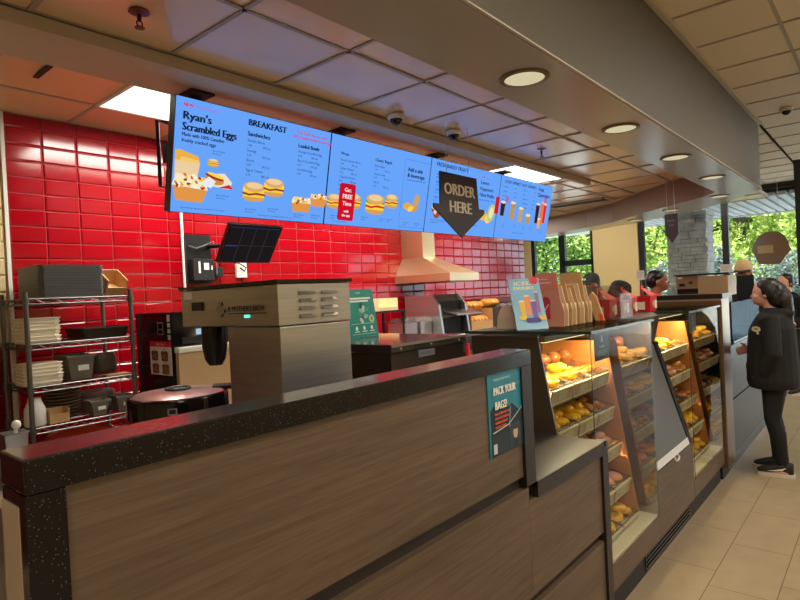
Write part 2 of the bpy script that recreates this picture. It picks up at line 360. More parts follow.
# long bulkhead and its curved return
mb = MB().use(PAINTB); mb.quad((-4, 1.02, 2.55), (7.2, 1.02, 2.55), (7.2, 1.02, 3.25), (-4, 1.02, 3.25))
mb.use(UNDER)
inner = [(-4, 1.4), (6.95, 1.4), (7.2, 1.56), (7.46, 1.87), (8.0, 2.46), (8.4, 2.84), (8.75, 3.15), (9.1, 3.7), (9.4, 4.5), (9.55, 5.4), (9.6, 6.5)]
outer = [(-4, 1.02), (7.2, 1.02), (7.35, 1.1), (7.8, 1.35), (8.4, 1.85), (8.85, 2.4), (9.25, 3.0), (9.6, 3.7), (9.95, 4.5), (10.1, 5.4), (10.15, 6.5)]
for i in range(len(inner)-1):
    a, b, c, d = inner[i], inner[i+1], outer[i+1], outer[i]
    mb.use(UNDER); mb.quad((*a, 2.55), (*b, 2.55), (*c, 2.55), (*d, 2.55))
    mb.use(P('fascia paint', (140, 112, 92), .45)); mb.quad((*a, 2.55), (*a, 2.85), (*b, 2.85), (*b, 2.55))
    if i: mb.use(PAINTB); mb.quad((*d, 2.55), (*c, 2.55), (*c, 3.25), (*d, 3.25))
    mb.use(PAINTB); mb.quad((*d, 3.24), (*c, 3.24), (*b, 2.86), (*a, 2.86))
struct('wall_bulkhead', mb)
mb = MB().use(P('light edge trim', (190, 180, 160), .5)); mb.box(-4, 7.2, .985, 1.018, 3.225, 3.25); mb.box(-4, 7.2, 1.005, 1.018, 2.55, 2.556)
struct('trim_2', mb)

struct('dark_gap_strip', MB().use(BLACKM).box(1.075, 1.10, 2.97, 3.30, 2.822, 2.829))  # black strip standing in for a dark gap in the ceiling
# ------------------------------------------------------------------ lamps of the room and added fill panels
def troffer(x0, x1, y0, y1, z, power, label, color=(1, .93, .82), vis=3.0, group=None):
    t = T('ceiling_light', label, 'ceiling light', ((x0+x1)/2, (y0+y1)/2, z), group)
    mb = MB().use(WHITE)
    for a in ((x0, x1, y0, y0+.02), (x0, x1, y1-.02, y1), (x0, x0+.02, y0, y1), (x1-.02, x1, y0, y1)): mb.box(*a, z-.012, z+.003)
    mb.build('frame', None, t)
    bx('diffuser', EM('troffer diffuser', (255, 250, 238), vis), t, x0+.02, x1-.02, y0+.02, y1-.02, z-.006, z+.002)
    l = area_light('troffer_lamp', (0, 0, -.02), x1-x0-.06, y1-y0-.06, power, color); l.parent = t
for x, ya, lab in ((1.47, 2.95, 'long bright panel light in the ceiling above the wire rack and red tiles'), (3.1, 2.95, 'ceiling panel light mostly hidden behind the second menu screen'), (4.9, 2.66, 'bright ceiling panel light beyond the right end of the menu screens')):
    troffer(x, x+1.22, ya, ya+.59, 2.83, TROFFER_KITCHEN, lab)
troffer(8.0, 9.2, 5.0, 5.6, 2.83, TROFFER_KITCHEN, 'added fill panel in the window bay hidden behind the menu screens')  # unseen panel added to brighten the cream wall
for x in (-1.6, 1.45, 4.5, 7.55):
    for y in (-3.2, -.75):
        troffer(x, x+1.22, y, y+.61, 3.25, TROFFER_CUSTOMER, 'panel light in the customer ceiling out of the picture', (1, .91, .79), group='customer ceiling panel lights')
for y in (2.1, 4.2): troffer(10.6, 11.2, y, y+1.22, 3.25, 20, 'added fill panel in the entry ceiling hidden behind the curved soffit', (1, .91, .79), group='added entry ceiling fill panels')  # hidden lamps added to light the cream wall from the room side
def downlight(x, y, label):
    t = T('downlight', label, 'downlight', (x, y, 2.55))
    MB().use(P('brown light rim', (120, 92, 62), .4)).rings([[(r*math.cos(2*PI*j/28), r*math.sin(2*PI*j/28), zz) for j in range(28)] for r, zz in ((.088, -.001), (.108, -.001), (.108, -.008), (.088, -.01))], closed=True).build('rim', None, t, local=True, smooth=.6)
    MB().use(EM('downlight lens', (226, 214, 172), .85)).lathe([(.088, -.002), (.088, -.006), (.001, -.006)], n=24).build('lens', None, t, local=True)
    l = area_light('downlight_lamp', (0, 0, -.02), .17, .17, DOWNLIGHT, (1, .85, .62), shape='DISK'); l.parent = t
for x, y, lab in ((2.33, 1.2, 'largest round recessed downlight nearest the camera in the grey soffit'), (3.52, 1.2, 'second round downlight along the straight grey soffit'), (4.68, 1.2, 'third round downlight along the straight grey soffit'), (5.9, 1.21, 'fourth small round downlight near the end of the grey soffit'), (7.32, 1.44, 'round downlight beside the top of the black window post'), (8.1, 2.16, 'round downlight above the small hanging sign by the stone pillar'), (8.8, 2.85, 'farthest small downlight above the cream wall')):
    downlight(x, y, lab)

# ------------------------------------------------------------------ outside
ASPH = P('pale concrete', (186, 186, 182), .9, noise=.15, nscale=6)
mb = MB().use(ASPH); mb.add([(FX+.2, -30, -.1), (20, -30, .1), (30, -30, .95), (70, -30, 1.2), (FX+.2, 60, -.1), (20, 60, .1), (30, 60, .95), (70, 60, 1.2)], [(0, 1, 5, 4), (1, 2, 6, 5), (2, 3, 7, 6)])
struct('ground', mb)
mb = MB().use(P('white ribbed soffit', (214, 218, 220), .5))
for i in range(90):
    y = -8+i*.18; mb.box(FX+.2, FX+3.3, y, y+.12, 3.05, 3.12)
mb.use(P('soffit groove', (40, 42, 46), .8)).box(FX+.2, FX+3.3, -8, 8, 3.11, 3.2); mb.use(WHITE).box(FX+3.3, FX+3.36, -8, 8, 3.02, 3.3)
struct('ceiling_canopy', mb)
STONE = P('grey stacked stone', (172, 168, 164), .9, noise=.25, nscale=5, bump=.4, bscale=18)
t = T('stone_pillar', 'grey stacked stone pillar standing outside the front window', 'pillar', (13.6, 3.28, -.1))
mb = MB().use(STONE); random.seed(3); z = -.1
while z < 3.04:
    h = min(random.uniform(.05, .1), 3.05-z); y = 2.9
    while y < 3.66:
        w = min(random.uniform(.14, .34), 3.66-y); d = random.uniform(0, .035)
        mb.box(13.3-d, 13.95, y+.004, y+w-.004, z+.003, z+h-.003); y += w
    x = 13.3
    mb.box(13.32, 13.95, 2.9-random.uniform(0, .03), 3.6, z+.003, z+h-.003); z += h
mb.build('stone_courses', None, t)
bx('cap', P('pale stone', (170, 172, 170), .8), t, 13.25, 14.0, 2.86, 3.7, 2.98, 3.06)

def tree(name, label, x, y, z, h, rx, rz, n, leafm, seed, trunk=True, ls=.11):
    random.seed(seed)
    t = T(name, label, 'tree' if trunk else 'bush', (x, y, z))
    mb = MB().use(leafm); cz = h-rz
    cl = [(random.gauss(0, rx*.45), random.gauss(0, rx*.55), cz+random.uniform(-rz*.9, rz*.75), random.uniform(.25, .5)*rx) for _ in range(34)]
    for i in range(n):
        c = random.choice(cl); d = Vector((random.gauss(0, 1), random.gauss(0, 1), random.gauss(0, 1))).normalized()*c[3]*random.uniform(.6, 1.05)
        p = Vector(c[:3])+d
        if p.z < .05: p.z = .05+random.random()*.4
        M = Matrix.Translation(p) @ Euler((random.uniform(-1, 1), random.uniform(-1, 1), random.uniform(0, 6.3))).to_matrix().to_4x4()
        s = ls*random.uniform(.6, 1.2)
        mb.add([(-s, 0, 0), (0, -s*.5, 0), (s, 0, .03), (0, s*.5, 0)], [(0, 1, 2, 3)], M)
    o = mb.build('foliage', None, t, local=True)
    if trunk:
        b = MB().use(P('bark', (88, 78, 66), .9, bump=.4, bscale=12)); b.tube([(0, 0, -.2), (.08, .1, cz*.5), (0, 0, cz+rz*.2)], [.2, .16, .07], 8)
        for a in range(5):
            an = a*1.3+seed; b.tube([(0, 0, cz*.45+a*.25), (math.cos(an)*rx*.4, math.sin(an)*rx*.4, cz*.75+a*.2), (math.cos(an)*rx*.8, math.sin(an)*rx*.8, cz+a*.2)], [.08, .05, .02], 6)
        b.build('trunk', None, t, local=True, smooth=.8)
L1 = foliage_mat('bright leaf', (118, 150, 66), (222, 234, 142)); L2 = foliage_mat('mid leaf', (88, 122, 64), (172, 202, 112)); L3 = foliage_mat('grey shrub leaf', (82, 98, 92), (150, 160, 150)); L4 = foliage_mat('dark leaf', (30, 56, 26), (86, 124, 50))
tree('leafy_tree', 'bright green leafy tree outside at the right end of the front window', 25, 2.2, .5, 7.5, 2.6, 3.2, 14000, L1, 11)
tree('leafy_tree', 'bright green leafy tree outside left of the stone pillar', 24, 6.7, .45, 7, 2.4, 3.1, 14000, L1, 12)
tree('leafy_tree', 'green tree outside the window of the cream wall', 26, 10.2, .6, 7.5, 2.6, 3.4, 13000, L2, 13)
tree('leafy_tree', 'green tree seen through the leftmost window behind the cards', 25, 13.6, .5, 7.5, 2.5, 3.5, 13000, L2, 14)
tree('leafy_tree', 'tall tree seen between the stone pillar and black window post', 27, 4.5, .7, 8, 2.4, 3.5, 6000, L1, 15)
for i, (x, y, l) in enumerate(((34, 0, 'dark green tree far behind the blue car'), (35, 6, 'dark green tree far behind the stone pillar'), (35, 12, 'dark tree far behind the cream wall'), (35, 18, 'dark tree far behind the leftmost window'), (33, 22, 'dark tree at the far left behind the menu screens'))):
    tree('dark_tree', l, x, y, .9, 10, 3.8, 4.8, 8000, L4, 30+i, ls=.24)
tree('grey_shrub', 'grey green shrub outside between the pillar and window post', 19.5, 4.1, 0, 2.6, 1.1, 1.4, 3000, L3, 51, False, .09)
tree('grey_shrub', 'low grey green shrub outside left of the stone pillar', 19, 5.9, 0, 2.3, 1.1, 1.2, 2600, L3, 52, False, .09)
tree('grey_shrub', 'grey green shrub outside right of the black window post', 18.5, 1.9, 0, 2.4, 1.1, 1.3, 3000, L3, 53, False, .09)
tree('grey_shrub', 'grey green shrub outside below the leftmost window', 19.5, 10.4, 0, 2.3, 1.2, 1.3, 2600, L3, 54, False, .09)
random.seed(9)
t = T('garden_fence', 'grey board fence outside beside the blue car', 'fence', (32, 3.6, .95))
mb = MB().use(P('grey fence board', (120, 122, 116), .85))
for i in range(16): mb.box(32, 32.04, 3.0+i*.2, 3.17+i*.2, .95, 2.5)
mb.build('boards', None, t); bx('rail', P('grey fence board', (120, 122, 116), .85), t, 32.04, 32.1, 3.0, 6.2, 2.1, 2.2)
# blue car far outside
t = T('car', 'blue car parked outside at the right edge of the window', 'car', (30, 1.95, .95))
BLUE = P('blue car paint', (20, 96, 200), .25, coat=.8); cy = 1.05
side = [(-2.1, .35), (-2.15, .7), (-1.9, .85), (-1.2, .95), (-.6, 1.4), (.8, 1.42), (1.5, .98), (2.05, .85), (2.12, .4)]
MB().use(BLUE).prism([(29.2, cy+.9+a*1, .95+b) for a, b in side], (1.6, 0, 0)).build('body', None, t, bevel=.06)
MB().use(BLACKG).prism([(29.17, cy+.9+a, .95+b) for a, b in ((-1.0, .97), (-.55, 1.33), (.75, 1.35), (1.25, .99))], (1.66, 0, 0)).build('windows', None, t)
for a in (-1.35, 1.35):
    for xx in (29.2, 30.62):
        w = MB().use(BLACKM).lathe([(.02, -.1), (.33, -.1), (.33, .1), (.02, .1)], n=20, M=Matrix.Translation((xx, cy+.9+a, 1.27)) @ Matrix.Rotation(PI/2, 4, 'Y')).build('wheel', None, t)
        MB().use(STEEL).lathe([(.02, -.12), (.2, -.12), (.2, .12), (.02, .12)], n=14, M=Matrix.Translation((xx, cy+.9+a, 1.27)) @ Matrix.Rotation(PI/2, 4, 'Y')).build('hubcap', None, w)

# ------------------------------------------------------------------ service counters
KICK = P('black toe kick', (20, 20, 22), .5)
t = T('tall_counter', 'tall brown wood counter with black speckled stone top in the foreground', 'counter', (1.06, 1.06, 0))
bx('stone_top', GRAN, t, .283, 1.885, .998, 1.112, 1.345, 1.40, bevel=.003)
bx('stone_side', GRAN, t, .283, .340, 1.0, 1.03, .02, 1.344)
bx('stone_end', GRAN, t, .284, .339, 1.031, 1.112, 1.322, 1.344)
bx('steel_end', P('reflection toned steel', (206, 188, 156), .42, .35), t, .282, .339, 1.031, 1.112, .02, 1.321)  # pale cream colour carries the reflection of the lit kitchen
bx('end_trim', P('dark edge trim', (34, 29, 28), .4), t, 1.815, 1.885, 1.0, 1.112, .92, 1.344)
bx('upper_panel', WOOD, t, .341, 1.814, 1.012, 1.06, .955, 1.344)
bx('groove', P('dark groove', (40, 30, 22), .6), t, .341, 1.814, 1.03, 1.06, .912, .954)
bx('lower_panel', WOOD, t, .341, 1.84, 1.008, 1.06, .52, .911)
bx('base_panel', WOOD, t, .341, 1.84, 1.012, 1.06, .02, .48)
mb = MB().use(STEEL); mb.box(.286, .31, 1.113, 1.70, .02, 1.30); mb.box(.287, .34, 1.085, 1.1125, .02, 1.26); mb.build('steel_side_panel', None, t)
t = T('low_counter', 'lower brown wood counter with dark steel-grey top left of the pastry case', 'counter', (2.2, 1.3, 0))
bx('worktop', P('dark satin worktop', (48, 42, 38), .34), t, 1.887, 2.538, 1.0, 1.44, .895, .92, bevel=.002)
bx('worktop_nose', P('dark edge trim', (34, 29, 28), .4), t, 2.5385, 2.56, .996, 1.044, .895, .92)
bx('case_ledge', P('dark satin worktop', (48, 42, 38), .34), t, 2.44, 2.538, 1.441, 1.76, .895, .92)
bx('top_edge', P('dark edge trim', (34, 29, 28), .4), t, 1.887, 2.50, .996, 1.02, .862, .9195)
bx('end_trim', P('dark edge trim', (34, 29, 28), .4), t, 2.501, 2.56, .996, 1.045, .02, .894)
bx('upper_panel', WOOD, t, 1.841, 2.50, 1.008, 1.05, .52, .861)
bx('groove', P('dark groove', (40, 30, 22), .6), t, 1.841, 2.50, 1.03, 1.05, .481, .519)
bx('lower_panel', WOOD, t, 1.841, 2.50, 1.008, 1.05, .02, .48)
# poster on the counter
t = T('poster', 'teal pack your bags poster taped to the tall wood counter', 'poster', (1.706, 1.008, 1.2))
bx('sheet', P('teal poster', (22, 122, 140), .35), t, 1.598, 1.816, 1.0075, 1.0115, 1.072, 1.345)
cv = Canvas((1.598, 1.0075, 1.072), (1, 0, 0), (0, 0, 1)); w, h = .218, .273
cv.poly([(.03, .165), (.06, .155), (.1, .167), (.13, .15), (.15, .158), (.2, .125), (.214, .135), (.214, .0), (.01, .0), (.01, .15)], (22, 34, 44))
cv.rect(.012, .004, .11, .06, (30, 46, 58)); cv.rect(.128, .006, .075, .08, (38, 58, 70)); cv.rect(.02, .008, .022, .032, (190, 195, 190))
cv.ell(.165, .055, .016, .022, (196, 158, 120)); cv.rect(.15, .008, .03, .024, (28, 30, 36)); cv.ell(.165, .072, .016, .008, (60, 44, 36))
cv.line(.02, .078, .12, .09, .004, (190, 200, 200)); cv.line(.12, .09, .214, .135, .004, (170, 190, 195)); cv.line(.125, .08, .135, .15, .003, (150, 200, 205)); cv.line(.135, .21, .205, .225, .002, (150, 200, 205)); cv.line(.14, .2, .15, .222, .002, (150, 200, 205))
cv.build('printed_picture', t)
cv.text('PACK YOUR', .03, .2, .038, (238, 234, 220), bold=.0016, fit=.145); cv.text('BAGS!', .035, .152, .038, (238, 234, 220), bold=.0016, fit=.075)
cv.text('TRAVEL IN STYLE WITH US', .03, .247, .011, (210, 225, 225), fit=.11)
for i, s_ in enumerate(('WIN A TRIP FOR TWO', 'EVERY DAY THIS FALL', 'ORDER IN OUR APP', 'FOR YOUR CHANCE')): cv.text(s_, .03, .134-i*.0145, .011, (226, 92, 52), fit=(.1, .092, .078, .07)[i], bold=.0006)
cv.build('lettering', t)

# ------------------------------------------------------------------ pastries
def gl(name, c, r=.25, n=.12): return P(name, c, r, noise=n, nscale=25, bump=.15, bscale=60, coat=.3)
PY = gl('yellow glazed dough', (246, 186, 40)); PO = gl('orange glazed dough', (226, 142, 44)); PB = gl('brown baked dough', (176, 98, 36)); PD = gl('dark chocolate icing', (70, 36, 20), .3)
PPK = gl('pink icing', (226, 150, 138)); PT = gl('tan dough', (214, 156, 82)); PC = P('cream filling', (246, 226, 180), .4); PAPER = P('brown baking paper', (120, 70, 34), .8)
def pastry(kind):
    """a pastry made once out of sight of the rows; returns (name, main mesh, [(part, mesh)])"""
    a = MB(); parts = []
    if kind == 'ring':
        a.use(PT).torus((0, 0, .02), .034, .02, 18, 9); b = MB().use(PO).torus((0, 0, .025), .034, .019, 18, 9, sz=.85); parts = [('icing', b)]
    elif kind == 'chocolate':
        a.use(PB).torus((0, 0, .02), .034, .02, 18, 9); b = MB().use(PD).torus((0, 0, .025), .034, .019, 18, 9, sz=.85); parts = [('icing', b)]
    elif kind == 'pink':
        a.use(PT).ell((0, 0, .022), (.05, .05, .022), 16, 9); b = MB().use(PPK).ell((0, 0, .028), (.046, .046, .02), 16, 9); parts = [('icing', b)]
    elif kind == 'stick':
        a.use(PY).tube([(-.066, 0, .018), (-.05, 0, .019), (-.02, 0, .021), (.02, 0, .02), (.05, 0, .019), (.066, 0, .018)], [.008, .02, .022, .022, .02, .008], 10)
    elif kind == 'cruller':
        rs = []
        for i in range(28):
            an = 2*PI*i/28; rs.append([((.034+.021*(1+.22*math.cos(5*(2*PI*j/12)+an*4))*math.cos(2*PI*j/12))*math.cos(an), (.034+.021*(1+.22*math.cos(5*(2*PI*j/12)+an*4))*math.cos(2*PI*j/12))*math.sin(an), .022+.021*(1+.22*math.cos(5*(2*PI*j/12)+an*4))*math.sin(2*PI*j/12)) for j in range(12)])
        a.use(PY).rings(rs, closed=True)
    elif kind == 'muffin':
        a.use(PB).lathe([(.0, .03), (.036, .035), (.05, .052), (.05, .066), (.04, .085), (.02, .096), (.002, .098)], n=16)
        b = MB().use(PAPER); b.rings([[((r+.002*(j % 2))*math.cos(2*PI*j/24), (r+.002*(j % 2))*math.sin(2*PI*j/24), z) for j in range(24)] for r, z in ((.03, 0), (.042, .05))]); parts = [('paper_cup', b)]
    elif kind == 'croissant':
        for i in range(7):
            an = (i-3)*.42; r = .024-.0045*abs(i-3); a.use(PO if i % 2 else PB).ell((.05*math.sin(an), .05-.05*math.cos(an), r*.9), (r*.75, r*1.05, r), 12, 8, M=Matrix.Rotation(an, 4, 'Z'))
    elif kind == 'cookie':
        a.use(PT).lathe([(.002, 0), (.045, 0), (.05, .006), (.044, .012), (.002, .015)], n=16); b = MB().use(PD)
        for i in range(9):
            an = i*2.4; r = .011*math.sqrt(i+.3); b.ell((r*math.cos(an), r*math.sin(an), .014), (.006, .006, .004), 8, 5)
        parts = [('chocolate_chips', b)]
    elif kind == 'ball':
        a.use(PB).ell((0, 0, .017), .018, 12, 8)
    elif kind == 'bagel':
        a.use(PB).torus((0, 0, .021), .034, .022, 18, 9); b = MB().use(PC)
        for i in range(14):
            an = i*2.4; b.ell((.034*math.cos(an), .034*math.sin(an), .043), (.003, .002, .0015), 6, 4)
        parts = [('seeds', b)]
    nm = {'ring': 'ring_donut', 'chocolate': 'chocolate_donut', 'pink': 'iced_donut', 'stick': 'glazed_stick', 'cruller': 'honey_cruller', 'muffin': 'muffin', 'croissant': 'croissant', 'cookie': 'cookie', 'ball': 'donut_hole', 'bagel': 'bagel'}[kind]
    return nm, a.mesh(nm, smooth=1.2), [(pn, b.mesh(pn, smooth=1.2)) for pn, b in parts]
PAS = {}
LOOK = {'ring': 'orange glazed ring donut', 'chocolate': 'dark chocolate iced donut', 'pink': 'pink iced round donut', 'stick': 'yellow glazed long donut', 'cruller': 'yellow honey cruller', 'muffin': 'big brown muffin', 'croissant': 'golden brown croissant', 'cookie': 'tan chocolate chip cookie', 'ball': 'small brown donut hole', 'bagel': 'brown seeded bagel'}
def put_pastry(kind, loc, rot, where, group):
    if kind not in PAS: PAS[kind] = pastry(kind)
    nm, me, ps = PAS[kind]
    o = bpy.data.objects.new(nm, me); COL.objects.link(o); o.location = loc; o.rotation_euler = rot
    tag(o, LOOK[kind]+' '+where, 'muffin' if kind == 'muffin' else ('pastry' if kind in ('croissant', 'cookie', 'bagel') else 'donut'), group)
    for pn, pm in ps:
        c = bpy.data.objects.new(pn, pm); COL.objects.link(c); c.parent = o
TILT = math.radians(13)
TAGM = P('grey shelf tag', (182, 160, 134), .35); TAGE = P('cream tag edge', (214, 200, 150), .4)
_bk = {}
def basket_meshes(w, d):
    if (w, d) in _bk: return _bk[(w, d)]
    f = MB().use(CHROME); r = .0028
    for z in (0.0, .042):
        f.tube([(0, 0, z), (w, 0, z), (w, d, z), (0, d, z), (0, 0, z)], r, 6)
    for i in range(9): f.tube([(0, d*i/8, .042), (0, d*i/8, 0), (w, d*i/8, 0), (w, d*i/8, .042)], .0016, 5)
    for i in range(1, 8): f.tube([(w*i/8, 0, .042), (w*i/8, 0, 0), (w*i/8, d, 0), (w*i/8, d, .042)], .0016, 5)
    p = MB().use(P('baking tray liner', (206, 190, 160), .5)).box(.003, w-.003, .004, d-.003, .001, .004)
    g = MB().use(TAGM).box(.006, w-.006, -.012, -.004, -.03, .03); g.use(TAGE).box(.004, w-.004, -.014, -.002, .03, .037); g.box(.004, w-.004, -.014, -.002, -.036, -.03)
    c = MB().use(P('price ticket', (190, 182, 150), .5)).box(w*.3, w*.7, -.0145, -.0125, -.022, .022)
    _bk[(w, d)] = [x.mesh(n) for x, n in ((f, 'wire_frame'), (p, 'liner'), (g, 'tag_rail'), (c, 'price_ticket'))]
    return _bk[(w, d)]
ORD = ['top', 'second', 'third', 'fourth', 'bottom']; CO = ['left', 'middle', 'right']
def fill(x0, y0, z0, w, d, kind, where, group, rows=3, cols=2, seed=0):
    random.seed(seed)
    if isinstance(kind, tuple):
        fill(x0, y0, z0, w, d*.6, kind[0], where, group, seed=seed); fill(x0, y0+d*.6*math.cos(TILT), z0+d*.6*math.sin(TILT), w, d*.4, kind[1], where, group+' back row', seed=seed+1); return
    cell = {'ball': (.046, .046), 'stick': (.052, .14), 'muffin': (.1, .1), 'croissant': (.11, .09)}.get(kind, (.104, .1))
    cols = max(1, int(w*1.02/cell[0])); rows = max(1, int(d*1.02/cell[1]))
    spots = [((j+.5)/cols*w*.96+w*.02, (i+.5)/rows*d*.94+d*.03, .005) for i in range(rows) for j in range(cols)]
    if kind in ('stick', 'cruller', 'ring', 'ball', 'pink'): spots += [((j+1)/cols*w*.96+w*.02, (i+.8)/rows*d*.94, .036 if kind != 'ball' else .03) for i in range(rows) for j in range(cols-1) if random.random() < .7]
    for u, v, st in spots:
        u += random.uniform(-.005, .005); st += random.uniform(0, .004)
        loc = Vector((x0+u, y0+v*math.cos(TILT)-st*math.sin(TILT), z0+v*math.sin(TILT)+st*math.cos(TILT)))
        rx = TILT+random.uniform(-.12, .12)
        put_pastry(kind, loc, (rx, random.uniform(-.12, .12), random.uniform(0, 6.28) if kind != 'stick' else PI/2+random.uniform(-.2, .2)), where, group)
def basket(x, y, z, w, d, label, group):
    t = T('pastry_basket', label, 'basket', (x, y, z), group); t.rotation_euler.x = TILT
    me = basket_meshes(w, d)
    for m, n in zip(me[:3], ('wire_frame', 'liner', 'tag_rail')):
        o = bpy.data.objects.new(n, m); COL.objects.link(o); o.parent = t
    c = bpy.data.objects.new('price_ticket', me[3]); COL.objects.link(c); c.parent = bpy.data.objects[o.name]
RAILS = [(1.265, 1.08), (1.244, .88), (1.212, .675), (1.17, .477), (1.135, .285)]
CG = GLASS('case glass', (240, 241, 238)); CGT = GLASS('case glass edge', (90, 120, 108), .25)
ENDG = GLASS('mirrored end glass', (150, 150, 140), .58, (226, 220, 205), .03)
AMB = P('amber wood divider', (206, 132, 66), .45, noise=.08, nscale=6, stretch=(1, 1, 6)); TANB = P('tan case lining', (116, 98, 76), .5)
DARKP = P('dark bronze panel', (112, 94, 80), .15)
def case(x0, x1, word, plan, dark_end, cols):
    t = T('pastry_case', word, 'display case', ((x0+x1)/2, 1.4, 0))
    bx('front_glass', CG, t, x0+.002, x1-.002, 1.048, 1.054, .28, 1.396)
    bx('end_glass', CG, t, x0-.003, x0+.003, 1.056, 1.76, .281 if not dark_end else .921, 1.396)
    bx('far_end_glass', ENDG, t, x1-.004, x1+.002, 1.056, 1.70, .281, 1.396)
    bx('top_glass', GLASS('case top glass', (205, 222, 214), .16), t, x0-.006, x1+.006, 1.040, 1.72, 1.398, 1.41)
    mb = MB().use(P('dark glass edge', (40, 62, 56), .2)); mb.box(x0-.008, x1+.008, 1.036, 1.0395, 1.397, 1.411); mb.box(x0-.01, x0-.0062, 1.036, 1.72, 1.397, 1.411)
    mb.box(x0-.0015, x0+.0015, 1.0445, 1.0475, .28, 1.396); mb.build('glass_edge', None, t)
    bx('back_panel', TANB, t, x0+.01, x1-.005, 1.70, 1.76, .28, 1.30)
    bx('inner_shelf', P('pale metal deck', (214, 204, 178), .4), t, x0+.005, x1-.005, 1.06, 1.69, .276, .288)
    bx('base_panel', WOOD, t, x0, x1, 1.052, 1.072, .15, .275)
    bx('base_body', P('dark base', (40, 36, 32), .6), t, x0, x1, 1.10, 1.76, .0, .274)
    bx('toe_kick', KICK, t, x0, x1, 1.088, 1.099, 0, .15)
    xs = x1-.085
    mb = MB().use(AMB).prism([(xs, 1.283, 1.29), (xs, 1.139, .30), (xs, 1.69, .30), (xs, 1.69, 1.29)], (.012, 0, 0)); mb.build('divider', None, t)
    if dark_end:
        MB().use(DARKP).prism([(x0+.006, 1.312, 1.385), (x0+.006, 1.235, .925), (x0+.006, 1.15, .29), (x0+.006, 1.69, .29), (x0+.006, 1.69, 1.385)], (.012, 0, 0)).build('end_panel', None, t)
    s = bx('light_bar', P('bronze light bar', (120, 104, 84), .4), t, x0+.04, x1-.09, 1.29, 1.32, 1.352, 1.378)
    bx('light_strip', EM('case light strip', (255, 226, 160), 3), s, x0+.05, x1-.1, 1.293, 1.317, 1.349, 1.3518)
    area_light('case_lamp', ((x0+x1)/2-.03-t.location.x, 1.305-t.location.y, 1.345), x1-x0-.15, .02, CASE_LED*.65, (1, .8, .5), (0, .12, -1)).parent = t
    for k, (y, z) in enumerate(RAILS[1:-1]):
        l = area_light('case_lamp', ((x0+x1)/2-.03-t.location.x, y+.12-t.location.y, z+.17), x1-x0-.15, .015, CASE_LED*.75, (1, .76, .42), (0, -.1, -1)); l.parent = t
    # information card behind the front corner
    c = MB().use(P('black card', (24, 22, 28), .4)).box(x0+.075, x0+.255, 1.058, 1.061, 1.262, 1.393).build('info_card', None, t)
    cv = Canvas((x0+.075, 1.058, 1.262), (1, 0, 0), (0, 0, 1))
    cv.poly([(.075, .086), (.105, .086), (.098, .098), (.094, .12), (.086, .12), (.082, .098)], (150, 150, 150)); cv.text('ALLERGENS', .09, .06, .013, (190, 190, 190), 'c')
    for i in range(3): cv.rect(.02, .042-i*.009, .14-.02*i, .0025, (140, 140, 140))
    cv.build('card_lettering', c)
    w = (x1-.10-(x0+.03))/3
    for k, (y, z) in enumerate(RAILS):
        MB().use(CHROME).prism([(x0+.03, y+.02, z-.045), (x0+.03, y+.36, z+.03), (x0+.03, y+.36, z+.022), (x0+.03, y+.02, z-.053)], (x1-x0-.13, 0, 0)).build('wire_shelf', None, t)
        for c_ in range(3):
            x = x0+.03+c_*w
            if c_ not in cols: continue
            side = 'left case' if dark_end else 'right case'
            basket(x+.004, y+.012, z, w-.008, .33, f'wire basket on the {ORD[k]} shelf of the {"nearer" if dark_end else "farther"} pastry case, {CO[c_]} column', f'baskets in the {"nearer" if dark_end else "farther"} pastry case')
            kd = plan[k][c_]
            if kd: fill(x+.006, y+.02, z+.005, w-.012, .30, kd, f'in the {CO[c_]} basket, {ORD[k]} shelf, {"nearer" if dark_end else "farther"} case', f'pastries in the {ORD[k]} {CO[c_]} basket of the {"nearer" if dark_end else "farther"} case', seed=k*7+c_+(0 if dark_end else 50))
    return t
case(2.544, 3.43, 'nearer lit glass pastry case beside the lower counter', [[('cruller', 'muffin'), ('cruller', 'muffin'), ('ring', 'muffin')], ['stick', 'stick', 'croissant'], ['bagel', 'croissant', 'pink'], ['cookie', 'ring', 'pink'], ['stick', 'cruller', 'cruller']], True, (0, 1, 2))
case(4.205, 5.12, 'farther lit glass pastry case beyond the grey blind', [['stick', 'cruller', 'croissant'], ['pink', 'pink', 'ring'], ['cookie', 'chocolate', 'bagel'], ['ball', 'ball', 'cruller'], ['stick', 'cruller', 'cruller']], False, (0, 1, 2))
# open chiller with its blind pulled down between the cases
t = T('chiller_cabinet', 'open chiller with a grey pull-down blind between the pastry cases', 'chiller', (3.82, 1.4, 0))
bx('base_panel', WOOD, t, 3.433, 4.20, 1.052, 1.09, .15, .525)
bx('base_body', P('dark base', (40, 36, 32), .6), t, 3.433, 4.20, 1.10, 1.76, 0, .53)
bx('toe_kick', KICK, t, 3.433, 4.20, 1.088, 1.099, 0, .149)
MB().use(P('grey blind cloth', (84, 82, 78), .6, bump=.1, bscale=30)).prism([(3.445, 1.062, .575), (3.445, 1.25, 1.20), (3.445, 1.256, 1.20), (3.445, 1.068, .575)], (.66, 0, 0)).build('blind', None, t)
r_ = MB().use(P('white blind rail', (206, 204, 194), .4)).prism([(3.44, 1.05, .537), (3.44, 1.062, .578), (3.44, 1.074, .576), (3.44, 1.062, .535)], (.68, 0, 0)).build('blind_rail', None, t)
MB().use(WHITE).tube([(3.78, 1.056, .536), (3.775, 1.046, .515), (3.80, 1.044, .505), (3.83, 1.044, .505), (3.855, 1.046, .515), (3.85, 1.056, .536)], .006, 8).build('pull_handle', None, r_, smooth=1)
mb = MB().use(BLACKM).prism([(4.13, 1.05, .53), (4.13, 1.245, 1.21), (4.13, 1.75, 1.21), (4.13, 1.75, .53)], (.06, 0, 0)); mb.build('side_panel', None, t)
